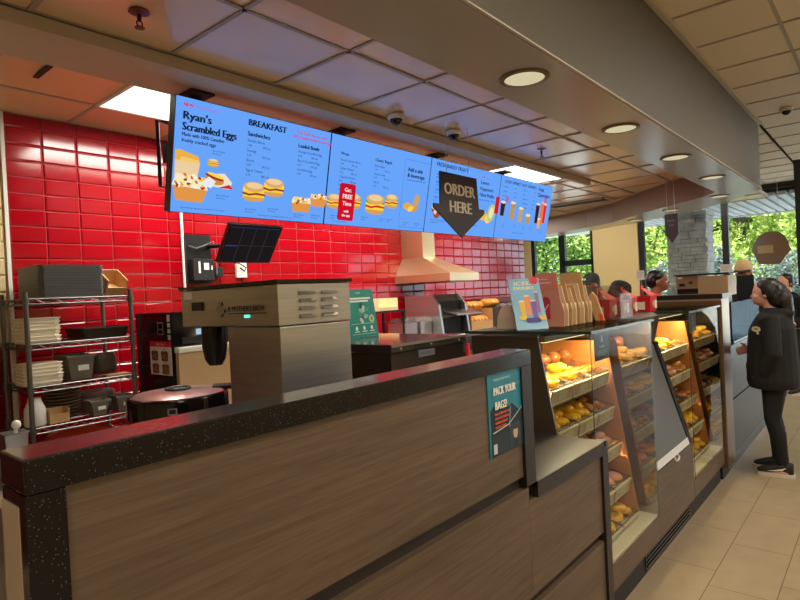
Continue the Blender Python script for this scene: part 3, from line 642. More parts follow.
MB().use(P('dark bronze hood', (74, 66, 58), .3)).prism([(3.445, 1.262, 1.205), (3.445, 1.22, 1.39), (3.445, 1.26, 1.41), (3.445, 1.75, 1.41), (3.445, 1.75, 1.205)], (.74, 0, 0)).build('hood', None, t)
g = MB().use(BLACKG).box(3.26, 4.19, 1.083, 1.087, .02, .14)
for i in range(5): g.box(3.28, 4.17, 1.079, 1.083, .032+i*.023, .042+i*.023)
g.build('vent_grille', None, t)

# ------------------------------------------------------------------ menu screens
SW, SH = 1.085, .602
yb, zb, yt, zt = 2.89, 2.12, 2.76, 2.713
UY = Vector((0, yt-yb, zt-zb)).normalized(); SN = Vector((1, 0, 0)).cross(UY)
NV = (22, 32, 66); PK = (206, 60, 120)
def bun(cv, x, y, k, fill_=((214, 60, 40), (250, 214, 60), (90, 160, 50))):
    cv.ell(x, y-.33*k, .95*k, .3*k, (214, 160, 90)); cv.rect(x-.9*k, y-.3*k, 1.8*k, .16*k, fill_[1], .05*k)
    for i, c in enumerate(fill_): cv.poly([(x-(.98-.04*i)*k, y-.12*k+i*.14*k), (x-.4*k, y-.22*k+i*.14*k), (x+.2*k, y-.1*k+i*.14*k), (x+(1-.05*i)*k, y-.15*k+i*.14*k), (x+.96*k, y+.06*k+i*.14*k), (x-.96*k, y+.06*k+i*.14*k)], c)
    cv.ell(x, y+.42*k, .92*k, .36*k, (222, 172, 106)); cv.ell(x, y+.52*k, .7*k, .22*k, (240, 206, 150))
def bowl(cv, x, y, k, seed):
    random.seed(seed)
    cv.poly([(x-.8*k, y-.6*k), (x+.8*k, y-.6*k), (x+k, y+.15*k), (x-k, y+.15*k)], (226, 150, 72)); cv.poly([(x-k, y+.1*k), (x+k, y+.1*k), (x+.9*k, y+.45*k), (x-.9*k, y+.45*k)], (238, 222, 196))
    for i in range(26):
        cv.ell(x+random.uniform(-.85, .85)*k, y+random.uniform(.08, .5)*k, .14*k, .09*k, random.choice(((246, 196, 60), (250, 226, 130), (150, 60, 34), (226, 120, 40), (255, 244, 214))), 8, random.uniform(0, 3))
def cup(cv, x, y, w, h, c, top=(236, 226, 206)):
    cv.poly([(x-w*.38, y), (x+w*.38, y), (x+w*.5, y+h), (x-w*.5, y+h)], c); cv.ell(x, y+h, w*.52, w*.16, top)
def items(cv, lst, x, y, s, step, pr=True):
    for i, l in enumerate(lst):
        cv.text(l, x, y-i*step, s, NV)
        if pr: cv.text(('3.49', '4.19', '3.79', '2.99')[i % 4], x, y-i*step-s*1.25, s*.86, NV); cv.text(('350 cals', '420 cals', '390 cals', '280 cals')[i % 4], x+s*5, y-i*step-s*1.25, s*.86, NV)
def screen(i, label):
    x0 = 1.553+i*1.0905
    t = T('menu_screen', label, 'screen', (x0+SW/2, (yb+yt)/2, (zb+zt)/2), 'menu screens over the counter')
    o = Vector((x0, yb, zb)); b = -SN
    def slab(xa, xb_, va, vb, d0, d1):
        p = lambda x, v, d: Vector((x0+x, yb, zb))+UY*v+b*d
        return [p(xa, va, d0), p(xb_, va, d0), p(xb_, vb, d0), p(xa, vb, d0)], b*(d1-d0)
    mb = MB().use(BLACK); mb.prism(*slab(0, SW, 0, SH, .004, .06)); mb.build('housing', None, t)
    mb = MB().use(EM('lit screen blue', (104, 164, 250), 1.0)); mb.prism(*slab(.004, SW-.004, .004, SH-.004, 0, .0035)); mb.build('display', None, t)
    mb = MB().use(BLACKM); mb.box(x0+.10, x0+.24, 2.78, 2.92, 2.757, 2.769); mb.box(x0+.14, x0+.20, 2.85, 2.9, 2.6, 2.757); mb.build('ceiling_bracket', None, t)
    return t, Canvas(o, (1, 0, 0), UY, True)
LK = dict(bold=.0012)
t, cv = screen(0, 'first menu screen on the left showing breakfast and scrambled eggs')
cv.tr = (.88, .78, -.005, .015); cv.rect(.02, .31, .10, .07, (236, 176, 70)); cv.poly([(.02, .22), (.17, .22), (.185, .33), (.02, .35)], (236, 206, 160)); cv.poly([(.02, .335), (.185, .325), (.17, .375), (.05, .405), (.02, .4)], (238, 176, 74)); cv.poly([(.05, .33), (.185, .325), (.172, .35), (.06, .36)], (246, 200, 110))
cv.poly([(.22, .19), (.40, .175), (.42, .225), (.36, .285), (.25, .27)], (238, 224, 206)); cv.poly([(.32, .18), (.43, .18), (.40, .21)], (206, 40, 50)); cv.ell(.29, .235, .07, .035, (206, 140, 60), a=-.25); cv.ell(.29, .25, .07, .014, (170, 50, 30), a=-.25); cv.ell(.3, .262, .065, .012, (250, 216, 80), a=-.25)
bun(cv, .272, .345, .04)
cv.poly([(.035, .065), (.21, .06), (.245, .155), (.01, .17)], (226, 150, 72)); cv.poly([(.005, .165), (.245, .15), (.225, .235), (.03, .245)], (248, 232, 200)); random.seed(4)
for k in range(46): cv.ell(.03+random.random()*.185, .16+random.random()*.085, .014, .009, random.choice(((250, 206, 70), (252, 232, 150), (160, 64, 34), (224, 112, 40), (255, 246, 220))), 8, random.uniform(0, 3))
cv.poly([(.18, .19), (.26, .17), (.29, .22), (.24, .25)], (232, 236, 244)); cv.build('food_picture', t)
cv.tr = (1, 1, 0, 0); BF = ((150, 60, 40), (250, 206, 60), (250, 224, 90)); bun(cv, .505, .15, .082, BF); bun(cv, .645, .19, .078, BF); bowl(cv, .865, .115, .08, 8); bowl(cv, 1.0, .155, .072, 9); cv.build('food_picture', t)
cv.text('NEW', .026, .55, .024, (220, 40, 100), bold=.0014); cv.text('from Canada', .10, .55, .024, (190, 90, 190))
cv.text("Ryan's", .024, .485, .058, NV, bold=.003, fit=.165); cv.text('Scrambled Eggs', .024, .43, .056, NV, bold=.003, fit=.325); cv.text('Made with 100% Canadian', .024, .40, .026, NV, fit=.25, bold=.0008); cv.text('freshly cracked eggs', .024, .37, .026, NV, fit=.2, bold=.0008)
cv.text('BREAKFAST', .42, .525, .05, NV, bold=.003, fit=.27); cv.text('Sandwiches', .42, .468, .034, NV, bold=.0016, fit=.155); items(cv, ['Double Bacon', 'Sausage', 'Bacon', 'Egg & Cheese'], .422, .435, .021, .055)
cv.text('Try Cafe Bacon with', .765, .54, .025, PK, fit=.25, bold=.0006); cv.text('100% Canadian freshly cracked eggs', .735, .512, .025, PK, fit=.32, bold=.0006); cv.text('Loaded Bowls', .785, .46, .034, NV, bold=.0016, fit=.17); items(cv, ['Sausage Scrambled Egg', 'Bacon Scrambled Egg', 'Scrambled Egg'], .787, .43, .021, .055)
for x, y in ((.2, .345), (.24, .11), (.43, .05), (.59, .065), (.79, .045), (.93, .05)): cv.text('Bacon & Cheese', x, y, .012, NV); cv.text('350-420 cals', x, y-.015, .011, NV)
cv.text('At participating restaurants for a limited time. Terms apply.', .03, .028, .011, NV); cv.text('Adults and youth need an average of 2,000 calories a day.', .52, .022, .011, NV); cv.build('lettering', t)
t, cv = screen(1, 'second menu screen with wraps, bagels and a red app badge')
bun(cv, .075, .155, .07); bun(cv, .255, .17, .075); bun(cv, .475, .165, .105); bun(cv, .65, .205, .075, ((214, 60, 40), (236, 206, 80), (90, 160, 50))); cv.build('food_picture', t)
cv.tr = (1, 1, -.01, .075); cv.ell(.85, .115, .05, .03, (236, 170, 60)); cv.ell(.93, .11, .05, .03, (226, 150, 50), a=.5); cv.ell(.95, .165, .035, .055, (206, 160, 110), a=-.3); cv.ell(.89, .1, .04, .02, (250, 206, 90), a=.4); cv.build('food_picture', t)
cv.tr = (1, .94, -.04, -.005); cv.rect(.145, .045, .155, .27, (206, 16, 40), .02); cv.text('Get', .225, .255, .042, (255, 240, 240), 'c', bold=.001); cv.text('FREE', .225, .205, .046, (255, 240, 240), 'c', bold=.0014); cv.text('Tims', .225, .155, .044, (255, 240, 240), 'c', bold=.001); cv.text('with', .225, .105, .026, (255, 240, 240), 'c', bold=.001); cv.text('the app', .225, .075, .026, (255, 240, 240), 'c', bold=.001); cv.build('red_badge', t)
cv.tr = (1, 1, 0, 0); cv.text('Wraps', .085, .475, .028, NV, bold=.0008); items(cv, ['Double Smoked Bacon', 'Grilled Chicken', 'Chipotle Chicken', 'Farmer Wrap'], .086, .435, .021, .056)
cv.text('Classic Bagels', .42, .478, .03, NV, bold=.001, fit=.18); items(cv, ['Butter Bagel', 'Herb & Garlic', 'B.E.L.T.'], .421, .44, .021, .058)
for a in ((.745, .03, .745, .54), (.745, .54, 1.06, .54), (1.06, .54, 1.06, .03), (1.06, .03, .745, .03)): cv.line(*a, .0025, (70, 110, 190))
cv.text('Add a side', .785, .455, .042, NV, bold=.002, fit=.18); cv.text('& beverage', .785, .412, .042, NV, bold=.002, fit=.21); cv.text('to make it a meal from 3.29', .785, .385, .02, NV)
for x, y in ((.03, .06), (.33, .07), (.52, .07), (.60, .07), (.79, .06), (.93, .06)): cv.text('Hash brown', x, y, .013, NV); cv.text('220 cals', x, y-.016, .012, NV)
cv.text('Prices may vary. Taxes extra.', .05, .025, .011, NV); cv.build('lettering', t)
t, cv = screen(2, 'third menu screen with baked treats behind the order here arrow')
random.seed(6)
cv.tr = (1, 1, .05, .04)
for x, y in ((.06, .16), (.13, .175), (.09, .12), (.17, .14)): cv.ell(x, y, .045, .036, (150, 84, 50)); cv.ell(x-.01, y+.015, .035, .02, (236, 214, 200)); cv.ell(x+.01, y+.005, .02, .012, (190, 60, 60))
cv.ell(.80, .155, .06, .045, (222, 190, 90)); cv.ell(.88, .13, .05, .04, (240, 214, 120)); cv.ell(.93, .19, .06, .085, (196, 206, 110), a=-.3); cv.ell(.93, .19, .035, .055, (236, 226, 190), a=-.3); cv.rect(.98, .19, .07, .16, (214, 24, 44), .01); cv.build('food_picture', t)
cv.tr = (1, 1, .012, .045); cv.text('FRESH BAKED TREATS', .05, .50, .044, NV, fit=.45, bold=.0012); items(cv, ['Donuts', 'Bagels', 'Cookies', 'Muffins'], .06, .43, .02, .062); cv.text('1.59', .33, .455, .018, NV); cv.text('3.99', .45, .455, .018, NV); cv.text('250 cals', .33, .425, .018, NV); cv.text('180 cals', .50, .445, .018, NV)
cv.text('NEW', .73, .485, .02, (206, 40, 70), bold=.0008); cv.text('Lemon', .72, .43, .044, NV, bold=.0012, fit=.14); cv.text('Poppyseed', .72, .375, .044, NV, bold=.0012, fit=.22); cv.text('Filled Muffin', .72, .32, .044, NV, bold=.0012, fit=.25); cv.text('Baked fresh every day in store', .72, .285, .018, NV, fit=.26)
cv.text('Adults and youth need an average of 2,000 calories a day.', .04, .06, .013, NV); cv.text('Individual needs vary.', .04, .04, .013, NV); cv.text('Limited time only', .66, .05, .013, NV); cv.build('lettering', t)
t, cv = screen(3, 'fourth menu screen at the right end with cold and hot drinks')
cv.tr = (1, 1, -.08, .03); cup(cv, .17, .19, .085, .13, (60, 34, 24)); cup(cv, .36, .17, .09, .16, (196, 150, 74), (240, 226, 190)); cup(cv, .53, .15, .085, .14, (206, 160, 88), (240, 230, 200)); cup(cv, .69, .14, .1, .09, (190, 150, 84), (236, 220, 180)); cup(cv, .875, .16, .08, .2, (64, 30, 26)); cup(cv, .985, .16, .095, .22, (236, 120, 60), (250, 160, 130)); cup(cv, .94, .11, .07, .1, (240, 170, 90)); cup(cv, 1.04, .17, .06, .2, (216, 40, 60)); cv.build('food_picture', t)
cv.tr = (1, 1, -.06, .03); cv.ell(.21, .35, .032, .032, (214, 40, 70)); cv.ell(.21, .35, .024, .024, (120, 130, 220)); cv.ell(1.0, .42, .032, .032, (214, 40, 70)); cv.ell(1.0, .42, .024, .024, (120, 130, 220)); cv.build('round_badges', t)
cv.tr = (1, 1, 0, .035); cv.text('COLD DRINKS', .06, .50, .038, NV, fit=.3, bold=.001); cv.text('HOT DRINKS', .39, .50, .038, NV, fit=.31, bold=.001); cv.text('Fruit', .75, .49, .055, NV, bold=.002, fit=.12); cv.text('Quenchers', .75, .435, .055, NV, bold=.002, fit=.27)
for x, l in ((.04, ['Iced Coffee', 'Cold Brew', 'Iced Capp', 'Iced Latte', 'Lemonade']), (.43, ['Coffee', 'Latte', 'Steeped Tea', 'Hot Chocolate', 'French Vanilla'])):
    for i, s_ in enumerate(l): cv.text(s_, x, .455-i*.042, .02, NV); cv.text('%.2f' % (1.89+.3*i), x+.22, .455-i*.042, .02, NV)
for x, y in ((.1, .1), (.32, .1), (.5, .1), (.66, .1), (.86, .08)): cv.text('1.99', x, y, .016, NV); cv.text('250 cals', x, y-.02, .012, NV)
cv.text('Limited time only. Prices may vary by restaurant.', .3, .03, .012, NV); cv.build('lettering', t)
# arm of the first screen at its left end
t = T('screen_arm', 'black metal arm behind the left edge of the first menu screen', 'bracket', (1.53, 2.9, 2.6))
MB().use(BLACKM).tube([(1.63, 2.985, 2.625), (1.56, 2.985, 2.625), (1.56, 2.985, 2.27), (1.63, 2.985, 2.27)], .013, 4).build('frame', None, t); bx('screen_mount', BLACKM, t, 1.58, 1.70, 2.93, 2.985, 2.40, 2.50)

def arrow_sign(name, label, x, y, s, ztip, zc, wires, txt=True, thick=.012):
    t = T(name, label, 'sign', (x, y, ztip))
    hb, ht, w, ww = .17*s/.2, .385*s/.2, .2*s/.2, .275*s/.2
    pts = [(0, 0), (ww, .165*s/.2), (ww*.985, .19*s/.2), (w+.01, .19*s/.2), (w*.98, ht), (-w*.98, ht), (-w-.01, .19*s/.2), (-ww*.985, .19*s/.2), (-ww, .165*s/.2)]
    MB().use(P('dark brown sign', (56, 38, 36), .35)).prism([(x+a, y, ztip+b) for a, b in pts], (0, thick, 0)).build('arrow_panel', None, t)
    if txt:
        cv = Canvas((x, y, ztip), (1, 0, 0), (0, 0, 1)); cv.text('ORDER', 0, .255*s/.2, .1*s/.2, (255, 250, 236), 'c', bold=.006, fit=.33*s/.2); cv.text('HERE', 0, .15*s/.2, .1*s/.2, (255, 250, 236), 'c', bold=.006, fit=.24*s/.2); cv.build('lettering', t)
    for dx in wires: MB().use(P('sign wire', (206, 200, 190), .4)).tube([(x+dx, y+.006, ztip+ht-.02), (x+dx, y+.006, zc)], .0022, 5).build('wire', None, t)
arrow_sign('hanging_sign', 'dark brown order here arrow sign hanging in front of the menu screens', 3.488, 2.35, .235, 2.012, 2.83, (-.145, .145))
def far_sign():
    t = T('hanging_sign', 'small dark arrow sign hanging in front of the stone pillar', 'sign', (7.0, 1.87, 2.05))
    MB().use(P('dark brown sign', (56, 38, 36), .35)).prism([(7.0, 1.87+a, 2.05+b) for a, b in ((0, 0), (.07, .1), (.07, .33), (-.07, .33), (-.07, .1))], (.012, 0, 0)).build('arrow_panel', None, t)
    cv = Canvas((7.0, 1.94, 2.05), (0, -1, 0), (0, 0, 1)); cv.text('PICK', .07, .24, .035, (150, 140, 120), 'c', fit=.09); cv.text('UP', .07, .19, .035, (150, 140, 120), 'c', fit=.06); cv.build('lettering', t)
    for a in (-.04, .04): MB().use(P('sign wire', (206, 200, 190), .4)).tube([(7.006, 1.87+a, 2.36), (7.006, 1.87+a, 2.83)], .003, 5).build('wire', None, t)
far_sign()
t = T('window_sign', 'round brown hanging sign with flat bottom before the front window', 'sign', (11.2, 1.47, 1.8))
pts = [(1.74, 2.06), (1.72, 2.18), (1.65, 2.29), (1.56, 2.345), (1.47, 2.36), (1.37, 2.34), (1.29, 2.27), (1.24, 2.17), (1.225, 2.08), (1.2, 2.03), (1.27, 1.95), (1.36, 1.81), (1.66, 1.825), (1.70, 1.93)]
MB().use(P('brown sign back', (120, 98, 74), .15, coat=.3)).prism([(11.2, a, b) for a, b in pts], (.03, 0, 0)).build('panel', None, t)
bx('reflection_patch', P('tan reflection patch', (168, 146, 106), .4), t, 11.195, 11.2, 1.45, 1.67, 2.0, 2.13)  # tan slab stands for a patch of reflected light on the glossy panel
for y in (1.36, 1.58): MB().use(P('sign wire', (206, 200, 190), .4)).tube([(11.21, y, 2.34), (11.21, y, 3.25)], .003, 5).build('wire', None, t)
t = T('hanging_screen', 'black screen seen from behind hanging at the right picture edge', 'screen', (7.2, .1, 1.5))
bx('housing', BLACKM, t, 7.2, 7.26, -.55, .725, 1.5, 2.80, bevel=.004)
for y in (-.3, .5): MB().use(BLACKM).tube([(7.23, y, 2.79), (7.23, y, 3.25)], .012, 8).build('rod', None, t)

# small ceiling fittings
def dome_cam(x, y, z, lab):
    t = T('dome_camera', lab, 'camera', (x, y, z))
    MB().use(WHITE).lathe([(.055, 0), (.06, -.012), (.052, -.03), (.001, -.03)], n=20).build('mount', None, t, local=True, smooth=.7)
    MB().use(BLACKG).lathe([(.042, -.028), (.04, -.042), (.03, -.056), (.014, -.066), (.001, -.068)], n=18).build('lens_dome', None, t, local=True, smooth=1)
dome_cam(2.99, 2.5, 2.83, 'left white dome camera on the ceiling above the menu screens'); dome_cam(3.62, 2.47, 2.83, 'right dome camera on the ceiling near the hanging arrow sign'); dome_cam(6.8, .72, 3.25, 'dome camera on the customer ceiling at the right picture edge')
def sprinkler(x, y, z, lab, plate):
    t = T('sprinkler', lab, 'sprinkler', (x, y, z))
    MB().use(plate).lathe([(.04, 0), (.042, -.004), (.02, -.01), (.012, -.014)], n=18).build('plate', None, t, local=True, smooth=.7)
    MB().use(P('brass fitting', (70, 56, 44), .35, .8)).tube([(0, 0, -.01), (0, 0, -.04)], .009, 8).torus((0, 0, -.05), .012, .003, 12, 6, M=Matrix.Rotation(PI/2, 4, 'X')).lathe([(.02, -.066), (.02, -.069)], n=12).build('head', None, t, local=True, smooth=.7)
RP = P('dark red plate', (112, 30, 26), .4)
sprinkler(1.155, 2.31, 2.835, 'sprinkler with a dark red plate in the ceiling at the upper left', RP); sprinkler(4.72, 2.30, 2.835, 'sprinkler hanging from the glossy ceiling tiles beside the bulkhead', STEEL); sprinkler(7.86, 2.96, 2.83, 'small far sprinkler above the curved soffit', STEEL)
t = T('air_vent', 'dark slot air vent in the ceiling before the curved soffit', 'vent', (8.15, 3.4, 2.83)); bx('frame', GRID, t, 8.0, 8.35, 2.97, 3.9, 2.822, 2.832); bx('slot', BLACKM, t, 8.08, 8.27, 3.02, 3.85, 2.818, 2.8215)

# ------------------------------------------------------------------ kitchen side
t = T('prep_table', 'steel work table hidden behind the tall counter', 'table', (1.5, 2.0, 0))
bx('table_top', STEEL, t, .38, 2.42, 1.46, 2.72, .88, .92)
bx('undershelf', STEEL, t, .42, 2.38, 1.5, 2.68, .2, .22)
for x in (.42, 2.38):
    for y in (1.5, 2.66): MB().use(STEEL).tube([(x, y, 0), (x, y, .88)], .02, 10).build('leg', None, t)
# brewer
t = T('coffee_brewer', 'stainless steel brewer with side louvres standing behind the tall counter', 'brewer', (1.32, 1.8, .92))
bx('upper_housing', STEEL, t, 1.157, 1.482, 1.5, 2.1, 1.538, 1.676, bevel=.003)
bx('lower_body', STEEL, t, 1.162, 1.478, 1.503, 1.80, .92, 1.535, bevel=.003)
bx('base', STEELD, t, 1.162, 1.478, 1.801, 2.1, .92, .97)
bx('black_lid', BLACKG, t, 1.150, 1.489, 1.493, 2.108, 1.677, 1.689)
for z in (1.643, 1.617, 1.591, 1.565):
    for x in (1.243, 1.343): MB().use(STEEL).prism([(x, 1.4995, z-.006), (x, 1.488, z-.004), (x, 1.4995, z+.007)], (.07, 0, 0)).build('louvre', STEEL, t)
bx('switch', BLACK, t, 1.150, 1.1565, 1.945, 2.015, 1.598, 1.63)
bx('rating_plate', WHITE, t, 1.1555, 1.1568, 2.02, 2.08, 1.642, 1.67)
bx('indicator_lamp', EM('green lamp', (90, 240, 200), 1.6), t, 1.153, 1.1568, 1.658, 1.684, 1.568, 1.578)
MB().use(BLACK).lathe([(.048, 0), (.048, -.08), (.04, -.13), (.025, -.155), (.001, -.156)], (1.245, 2.025, 1.537), 18).build('brew_funnel', None, t, smooth=.8)
cv = Canvas((1.157, 1.86, 1.57), (0, -1, 0), (0, 0, 1)); DK = (48, 42, 36)
cv.poly([(.0, .03), (.025, .062), (.05, .03), (.025, .0)], (150, 136, 118)); cv.poly([(.032, .05), (.045, .06), (.05, .045), (.042, .04)], DK); cv.poly([(.05, .026), (.062, .032), (.062, .02), (.053, .015)], DK); cv.poly([(.034, .0), (.046, .005), (.05, .018), (.04, .012)], DK)
cv.text("A. MOTHER'S BREW", .075, .021, .026, DK, bold=.0008, fit=.215); cv.line(.08, .013, .30, .013, .003, DK); cv.build('lettering', t)
# round kettle
t = T('soup_kettle', 'round black kettle with shiny lid left of the steel brewer', 'kettle', (1.30, 2.43, .92))
MB().use(STEEL).lathe([(.17, 0), (.18, .01), (.185, .2), (.19, .205), (.001, .205)], n=36).build('steel_base', None, t, local=True, smooth=.6)
MB().use(BLACKG).lathe([(.192, .2), (.2, .21), (.2, .275), (.196, .287), (.186, .29), (.184, .28)], n=40).build('black_ring', None, t, local=True, smooth=.5)
l = MB().use(P('pink reflecting lid', (196, 168, 160), .3, .6)).lathe([(.184, .284), (.17, .293), (.08, .303), (.001, .306)], n=40).build('lid', None, t, local=True, smooth=.6)
MB().use(BLACK).torus((0, 0, .307), .046, .007, 24, 8).lathe([(.03, .302), (.03, .309), (.001, .31)], n=18).build('lid_handle', None, l, local=True, smooth=.7)
MB().use(BLACK).prism([(.12, -.06, .284), (.2, -.11, .284), (.25, -.06, .284), (.18, .02, .284)], (0, 0, .016)).build('hinge', None, t, local=True)
a = math.radians(235); M = Matrix.Translation((.2005*math.cos(a), .2005*math.sin(a), .247)) @ Matrix.Rotation(a+PI/2, 4, 'Z')
MB().use(P('grey badge', (150, 150, 146), .4)).box(-.017, .017, -.002, .004, -.012, .012, M).use(BLACK).box(-.012, .012, -.003, .0, -.008, .008, M).build('badge', None, t, local=True)
t.scale = (1.07, 1.07, 1.085)
# sandwich station
t = T('sandwich_station', 'dark steel sandwich station with a glossy flat lid right of the brewer', 'appliance', (2.08, 1.97, .92))
DG = P('dark bronze steel', (66, 58, 52), .28, .7)
bx('cabinet', DG, t, 1.815, 2.355, 1.612, 2.34, .92, 1.372)
bx('lid', P('glossy dark lid', (60, 54, 52), .1, .3, spec=.8), t, 1.805, 2.365, 1.6, 2.35, 1.374, 1.412, bevel=.004)
bx('front_rail', P('pale rail', (150, 138, 118), .3, .8), t, 1.806, 2.364, 1.594, 1.5995, 1.400, 1.410)
for x in (1.86, 2.07, 2.29): MB().use(STEEL).ell((x, 1.592, 1.39), .006, 8, 6).build('screw', None, t)
bx('logo_plate', P('grey logo plate', (112, 110, 122), .4), t, 2.0, 2.118, 1.6085, 1.6115, 1.338, 1.368)
cv = Canvas((2.0, 1.6085, 1.338), (1, 0, 0), (0, 0, 1)); cv.text('DELFIELD', .059, .009, .015, (40, 40, 50), 'c', fit=.1); cv.build('lettering', t)
tag(MB().use(P('red plastic', (226, 30, 40), .3)).lathe([(.032, 0), (.034, .02), (.034, .30), (.026, .36), (.012, .40), (.008, .49), (.001, .492)], (1.945, 1.31, .9205), 14).build('squeeze_bottle', None, smooth=.8), 'red plastic squeeze bottle standing on the low counter behind the tall one', 'bottle')
bpy.data.objects['squeeze_bottle'].scale = (1, 1, 1)
# teal card
t = T('info_card', 'teal printed card standing on the dark station beside the brewer', 'card', (2.16, 2.1, 1.412))
o = Vector((2.04, 2.08, 1.4125)); uy = Vector((0, .035, .245)).normalized()
MB().use(P('teal card', (0, 138, 128), .4)).prism([o, o+Vector((.215, 0, 0)), o+Vector((.215, 0, 0))+uy*.25, o+uy*.25], (0, .004, 0)).build('sheet', None, t)
MB().use(P('teal card', (0, 138, 128), .4)).prism([o+Vector((.09, .006, 0)), o+Vector((.13, .006, 0)), o+Vector((.13, .09, 0)), o+Vector((.09, .09, 0))], (0, 0, .003)).build('foot', None, t)
cv = Canvas(o, (1, 0, 0), uy); LT = (226, 240, 232)
cv.text('* CARE', .1, .226, .012, LT, 'c'); cv.rect(.03, .196, .16, .01, LT); cv.rect(.03, .182, .14, .009, LT)
for i in range(9): cv.ell(.115+.028*math.cos(i*2.4)*(i/9+.3), .125+.042*math.sin(i*2.4)*(i/9+.3), .012, .018, ((60, 160, 140), (150, 190, 180), (20, 90, 90), (190, 210, 200))[i % 4], 10, i)
cv.ell(.175, .092, .02, .02, (196, 220, 150)); cv.ell(.175, .092, .008, .012, (90, 150, 90)); cv.rect(.02, .068, .175, .0015, LT)
for i in range(3): cv.ell(.055+i*.055, .045, .009, .011, LT); cv.rect(.037+i*.055, .026, .036, .004, LT)
cv.rect(.02, .015, .175, .0015, LT); cv.build('printing', t)
# back counter and what stands on it
t = T('back_counter', 'long steel back counter along the red tiled wall', 'counter', (4.6, 3.6, 0))
bx('top', STEEL, t, 3.2, 7.2, 3.22, 3.99, 1.17, 1.2); bx('cabinet', STEELD, t, 3.22, 7.18, 3.26, 3.98, .1, 1.169); bx('toe_kick', KICK, t, 3.25, 7.15, 3.32, 3.98, 0, .099)
t = T('side_table', 'small steel table carrying the black coffee machine by the wall', 'table', (1.95, 3.55, 0)); bx('table_top', STEEL, t, 1.69, 2.6, 3.15, 3.97, .86, .9)
for x in (1.72, 2.57):
    for y in (3.18, 3.94): MB().use(STEEL).tube([(x, y, 0), (x, y, .86)], .018, 8).build('leg', None, t)
t = T('coffee_machine', 'black coffee machine with a food sticker on its side beside the wire rack', 'coffee machine', (1.93, 3.48, .9))
bx('body', BLACKG, t, 1.72, 2.16, 3.25, 3.71, .9, 1.585, bevel=.004)
bx('steel_front', P('beige steel front', (206, 172, 126), .45, noise=.05, nscale=3), t, 1.735, 2.15, 3.215, 3.249, .92, 1.342)
bx('drip_tray_lip', WHITE, t, 1.73, 2.155, 3.195, 3.2495, 1.3425, 1.372)
bx('lit_display', EM('pale blue display', (170, 205, 235), .9), t, 1.875, 1.93, 3.246, 3.2495, 1.44, 1.475)
bx('control_panel', BLACK, t, 1.78, 2.05, 3.243, 3.2495, 1.39, 1.43)
cv = Canvas((1.72, 3.53, 1.205), (0, -1, 0), (0, 0, 1)); cv.rect(0, 0, .265, .205, (232, 226, 214)); cv.rect(0, .172, .265, .033, (206, 22, 34)); cv.text('FRESH TOAST', .13, .181, .016, (250, 230, 226), 'c')
for i in range(2):
    for j in range(2):
        x, y = .065+i*.13, .035+j*.08; cv.text(('Light', 'Medium', 'Dark', 'Extra')[i+2*j], x, y+.04, .012, (90, 60, 40), 'c'); c = ((120, 68, 30), (134, 76, 34), (98, 54, 24), (110, 60, 28))[i+2*j]
        cv.rect(x-.04, y-.028, .08, .05, c, .012); cv.ell(x-.018, y+.018, .026, .016, c); cv.ell(x+.018, y+.018, .026, .016, c)
        for k in range(6): cv.ell(x+.028*math.cos(k*2.4)*(k/6+.2), y+.02*math.sin(k*2.4)*(k/6+.2), .006, .005, (200, 130, 70), 8)
cv.build('food_sticker', t)
cv = Canvas((1.72, 3.53, 1.42), (0, -1, 0), (0, 0, 1))
for y, h in ((0, .03), (.04, .026), (.075, .026), (.11, .04)): cv.rect(.23, y, .035, h, (206, 204, 198))
for a in ((.11, .03, .18, .036), (.11, .10, .18, .106), (.11, .03, .116, .1), (.174, .03, .18, .1), (.125, .06, .165, .066)): cv.rect(a[0], a[1], a[2]-a[0], a[3]-a[1], (150, 150, 148))
cv.build('warning_labels', t)
# range hood
t = T('range_hood', 'stainless steel range hood on the red tiled wall', 'range hood', (4.88, 3.64, 1.735))
HS = P('warm satin steel', (206, 180, 140), .32, .85, noise=.06, nscale=2)
bx('lip', HS, t, 4.62, 5.144, 3.28, 3.99, 1.735, 1.812)
MB().use(HS).rings([[(4.622, 3.282, 1.813), (5.142, 3.282, 1.813), (5.142, 3.99, 1.813), (4.622, 3.99, 1.813)], [(4.75, 3.70, 2.0), (4.965, 3.70, 2.0), (4.965, 3.99, 2.0), (4.75, 3.99, 2.0)]]).build('canopy', None, t)
bx('chimney', HS, t, 4.752, 4.963, 3.702, 3.99, 2.001, 2.829); bx('filter', STEELD, t, 4.66, 5.1, 3.32, 3.95, 1.725, 1.7345)
# wall tubes and devices
tag(MB().use(WHITE).tube([(2.222, 3.972, .9), (2.222, 3.972, 2.828)], .010, 10).build('conduit_pipe', None, smooth=1), 'thin white pipe running up the red tiled wall', 'pipe')
t = T('wall_box', 'black electronics box mounted on the red wall left of the tilted monitor', 'box', (2.33, 3.93, 1.78))
bx('back_plate', BLACK, t, 2.23, 2.435, 3.945, 3.99, 1.78, 2.145); bx('unit', BLACKM, t, 2.25, 2.42, 3.885, 3.944, 1.80, 1.96, bevel=.004)
for a in ((2.335, 2.375, 1.88, 1.93), (2.29, 2.305, 1.855, 1.94), (2.395, 2.405, 1.88, 1.91)): bx('label_sticker', WHITE, t, a[0], a[1], 3.8825, 3.8848, a[2], a[3])
MB().use(GREYM).tube([(2.245, 3.935, 2.06), (2.30, 3.92, 2.04), (2.38, 3.92, 2.07), (2.45, 3.93, 2.10), (2.46, 3.92, 1.98), (2.45, 3.9, 1.85)], .005, 6).build('cable', None, t, smooth=1)
MB().use(BLACK).tube([(2.42, 3.94, 2.06), (2.44, 3.7, 2.05), (2.42, 3.46, 2.04)], .016, 8).build('swing_arm', None, t, smooth=1)
t = T('kitchen_monitor', 'black tilted order monitor on an arm above the brewer', 'monitor', (2.42, 3.41, 1.9))
